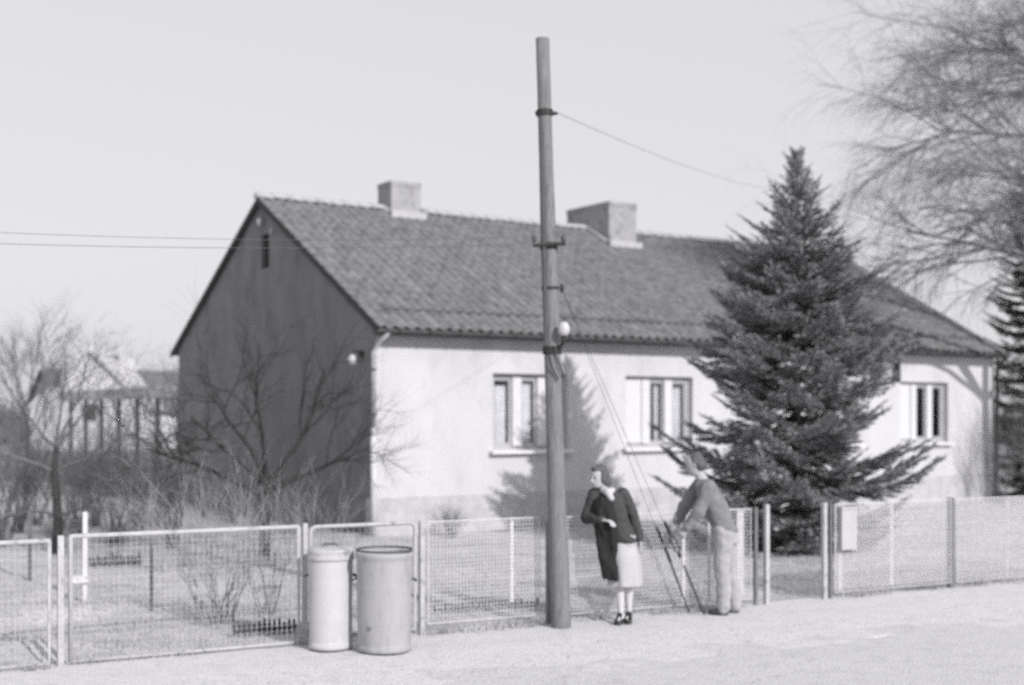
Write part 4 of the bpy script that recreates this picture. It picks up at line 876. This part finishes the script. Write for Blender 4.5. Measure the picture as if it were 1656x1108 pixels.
# dark coat over her arm (a thing she carries)
ct = MB(); rgs = []
for i in range(13):
    t = i / 12; z = 1.33 - 0.86 * t; wx = np.interp(t, [0, 0.06, 0.2, 0.45, 0.75, 1], [0.04, 0.09, 0.125, 0.12, 0.11, 0.10]); wy = np.interp(t, [0, 0.1, 0.3, 0.5, 1], [0.04, 0.10, 0.13, 0.085, 0.05]); c = Vector((-0.115 + 0.10 * t, -0.10 + 0.0 * t, z)); rr = []
    for k in range(36):
        a = 2 * math.pi * k / 36; fo = 1 + (0.10 * math.sin(5 * a + 2 * t) + 0.06 * math.sin(9 * a)) * min(1, t * 3)
        rr.append(c + Vector((wx * fo * math.cos(a), wy * fo * math.sin(a), 0)))
    rgs.append(rr)
o = remesh(ct.loft(rgs), 'coat', M['blackcoat'], None, 0.010, fold=(0.022, 12, 5)); o.location = w.location; tag(o, 'black coat hanging folded over the arm of the person in the pale skirt', 'coat')

# man in work clothes leaning at the guy wires
m_ = thing('person', 'person in pale work trousers and grey jacket leaning towards the guy wires', 'person', (2.33, 14.2, 0.004))
fm = Vector((-0.93, 0.36, 0)).normalized(); hc = Vector((-0.315, 0.03, 1.645))
LS, RS = Vector((-0.185, -0.155, 1.40)), Vector((-0.225, 0.20, 1.41))
body = MB(); hf, hs, hu = head(body, hc, (-0.86, 0.30, -0.35), (-0.35, 0.05, 1), 0.235)
body.limb([((-0.21, 0.02, 1.44), 0.066), ((-0.285, 0.03, 1.57), 0.056)])
tors = [((0.02, 0, 0.82), 0.17, 0.12), ((0.01, 0, 0.95), 0.17, 0.115), ((-0.06, 0.0, 1.10), 0.155, 0.11), ((-0.13, 0.01, 1.27), 0.18, 0.12), ((-0.195, 0.02, 1.41), 0.175, 0.10), ((-0.22, 0.02, 1.48), 0.08, 0.06)]
torso(body, tors, fm)
LE, LW = Vector((-0.30, -0.20, 1.14)), Vector((-0.43, -0.17, 0.95)); RE, RWr = Vector((-0.40, 0.21, 1.16)), Vector((-0.52, 0.02, 0.99))
body.limb([(LS, 0.06), (LE, 0.05), (LW, 0.031)]).limb([(RS, 0.06), (RE, 0.05), (RWr, 0.031)])
hand(body, LW, LW - LE, (0, 1, -0.2), -1, 1.0); hand(body, RWr, RWr - RE, (0, -0.2, -1), 1, 1.0)
legs = [[((-0.0, -0.085, 0.86), 0.098), ((-0.035, -0.10, 0.48), 0.066), ((-0.01, -0.09, 0.36), 0.064), ((-0.01, -0.08, 0.10), 0.042)], [((0.05, 0.085, 0.86), 0.098), ((0.07, 0.07, 0.48), 0.066), ((0.10, 0.08, 0.36), 0.064), ((0.135, 0.09, 0.10), 0.042)]]
for l in legs: body.limb(l + [(Vector(l[-1][0]) + Vector((0, 0, -0.05)), 0.04)])
remesh(body, 'body', M['skin'], m_, 0.0065); eyes(hc, hf, hs, hu, 0.235, m_)
hair = MB(); hair.ball(hc - hf * 0.03 + hu * 0.03, 0.088, 0.09, 0.10).ball(hc - hf * 0.055 - hu * 0.03, 0.078, 0.08, 0.07); remesh(hair, 'hair', M['hairg'], m_, 0.006, fold=(0.008, 40, 20))
tr = MB(); torso(tr, [((0.02, 0, 0.78), 0.19, 0.145), ((0.015, 0, 0.90), 0.19, 0.14), ((-0.01, 0, 1.0), 0.172, 0.128), ((-0.02, 0, 1.03), 0.16, 0.12)], fm)
for l in legs: tr.limb([(l[0][0], 0.115), (l[1][0], 0.088), (l[2][0], 0.085), ((Vector(l[3][0]) + Vector((0, 0, 0.02))), 0.078), ((Vector(l[3][0]) - Vector((0, 0, 0.03))), 0.074)])
remesh(tr, 'trousers', M['trouser'], m_, 0.010, fold=(0.011, 7, 11), bias=0.3)
jk = MB(); torso(jk, [((0.015, 0, 0.90), 0.188, 0.145)] + [(c, a + 0.008, b_ + 0.02) for c, a, b_ in tors[1:5]] + [((-0.215, 0.02, 1.475), 0.09, 0.075)], fm)
jk.limb([(LS, 0.082), (LE, 0.068), (LE.lerp(LW, 0.9), 0.05)]).limb([(RS, 0.082), (RE, 0.068), (RE.lerp(RWr, 0.9), 0.05)])
remesh(jk, 'jacket', M['mjacket'], m_, 0.010, fold=(0.013, 7, 11), bias=0.4)
shoe((-0.17, -0.05, 0), (0.04, -0.09, 0), m_, M['vest']); shoe((-0.01, 0.14, 0), (0.19, 0.085, 0), m_, M['vest'])
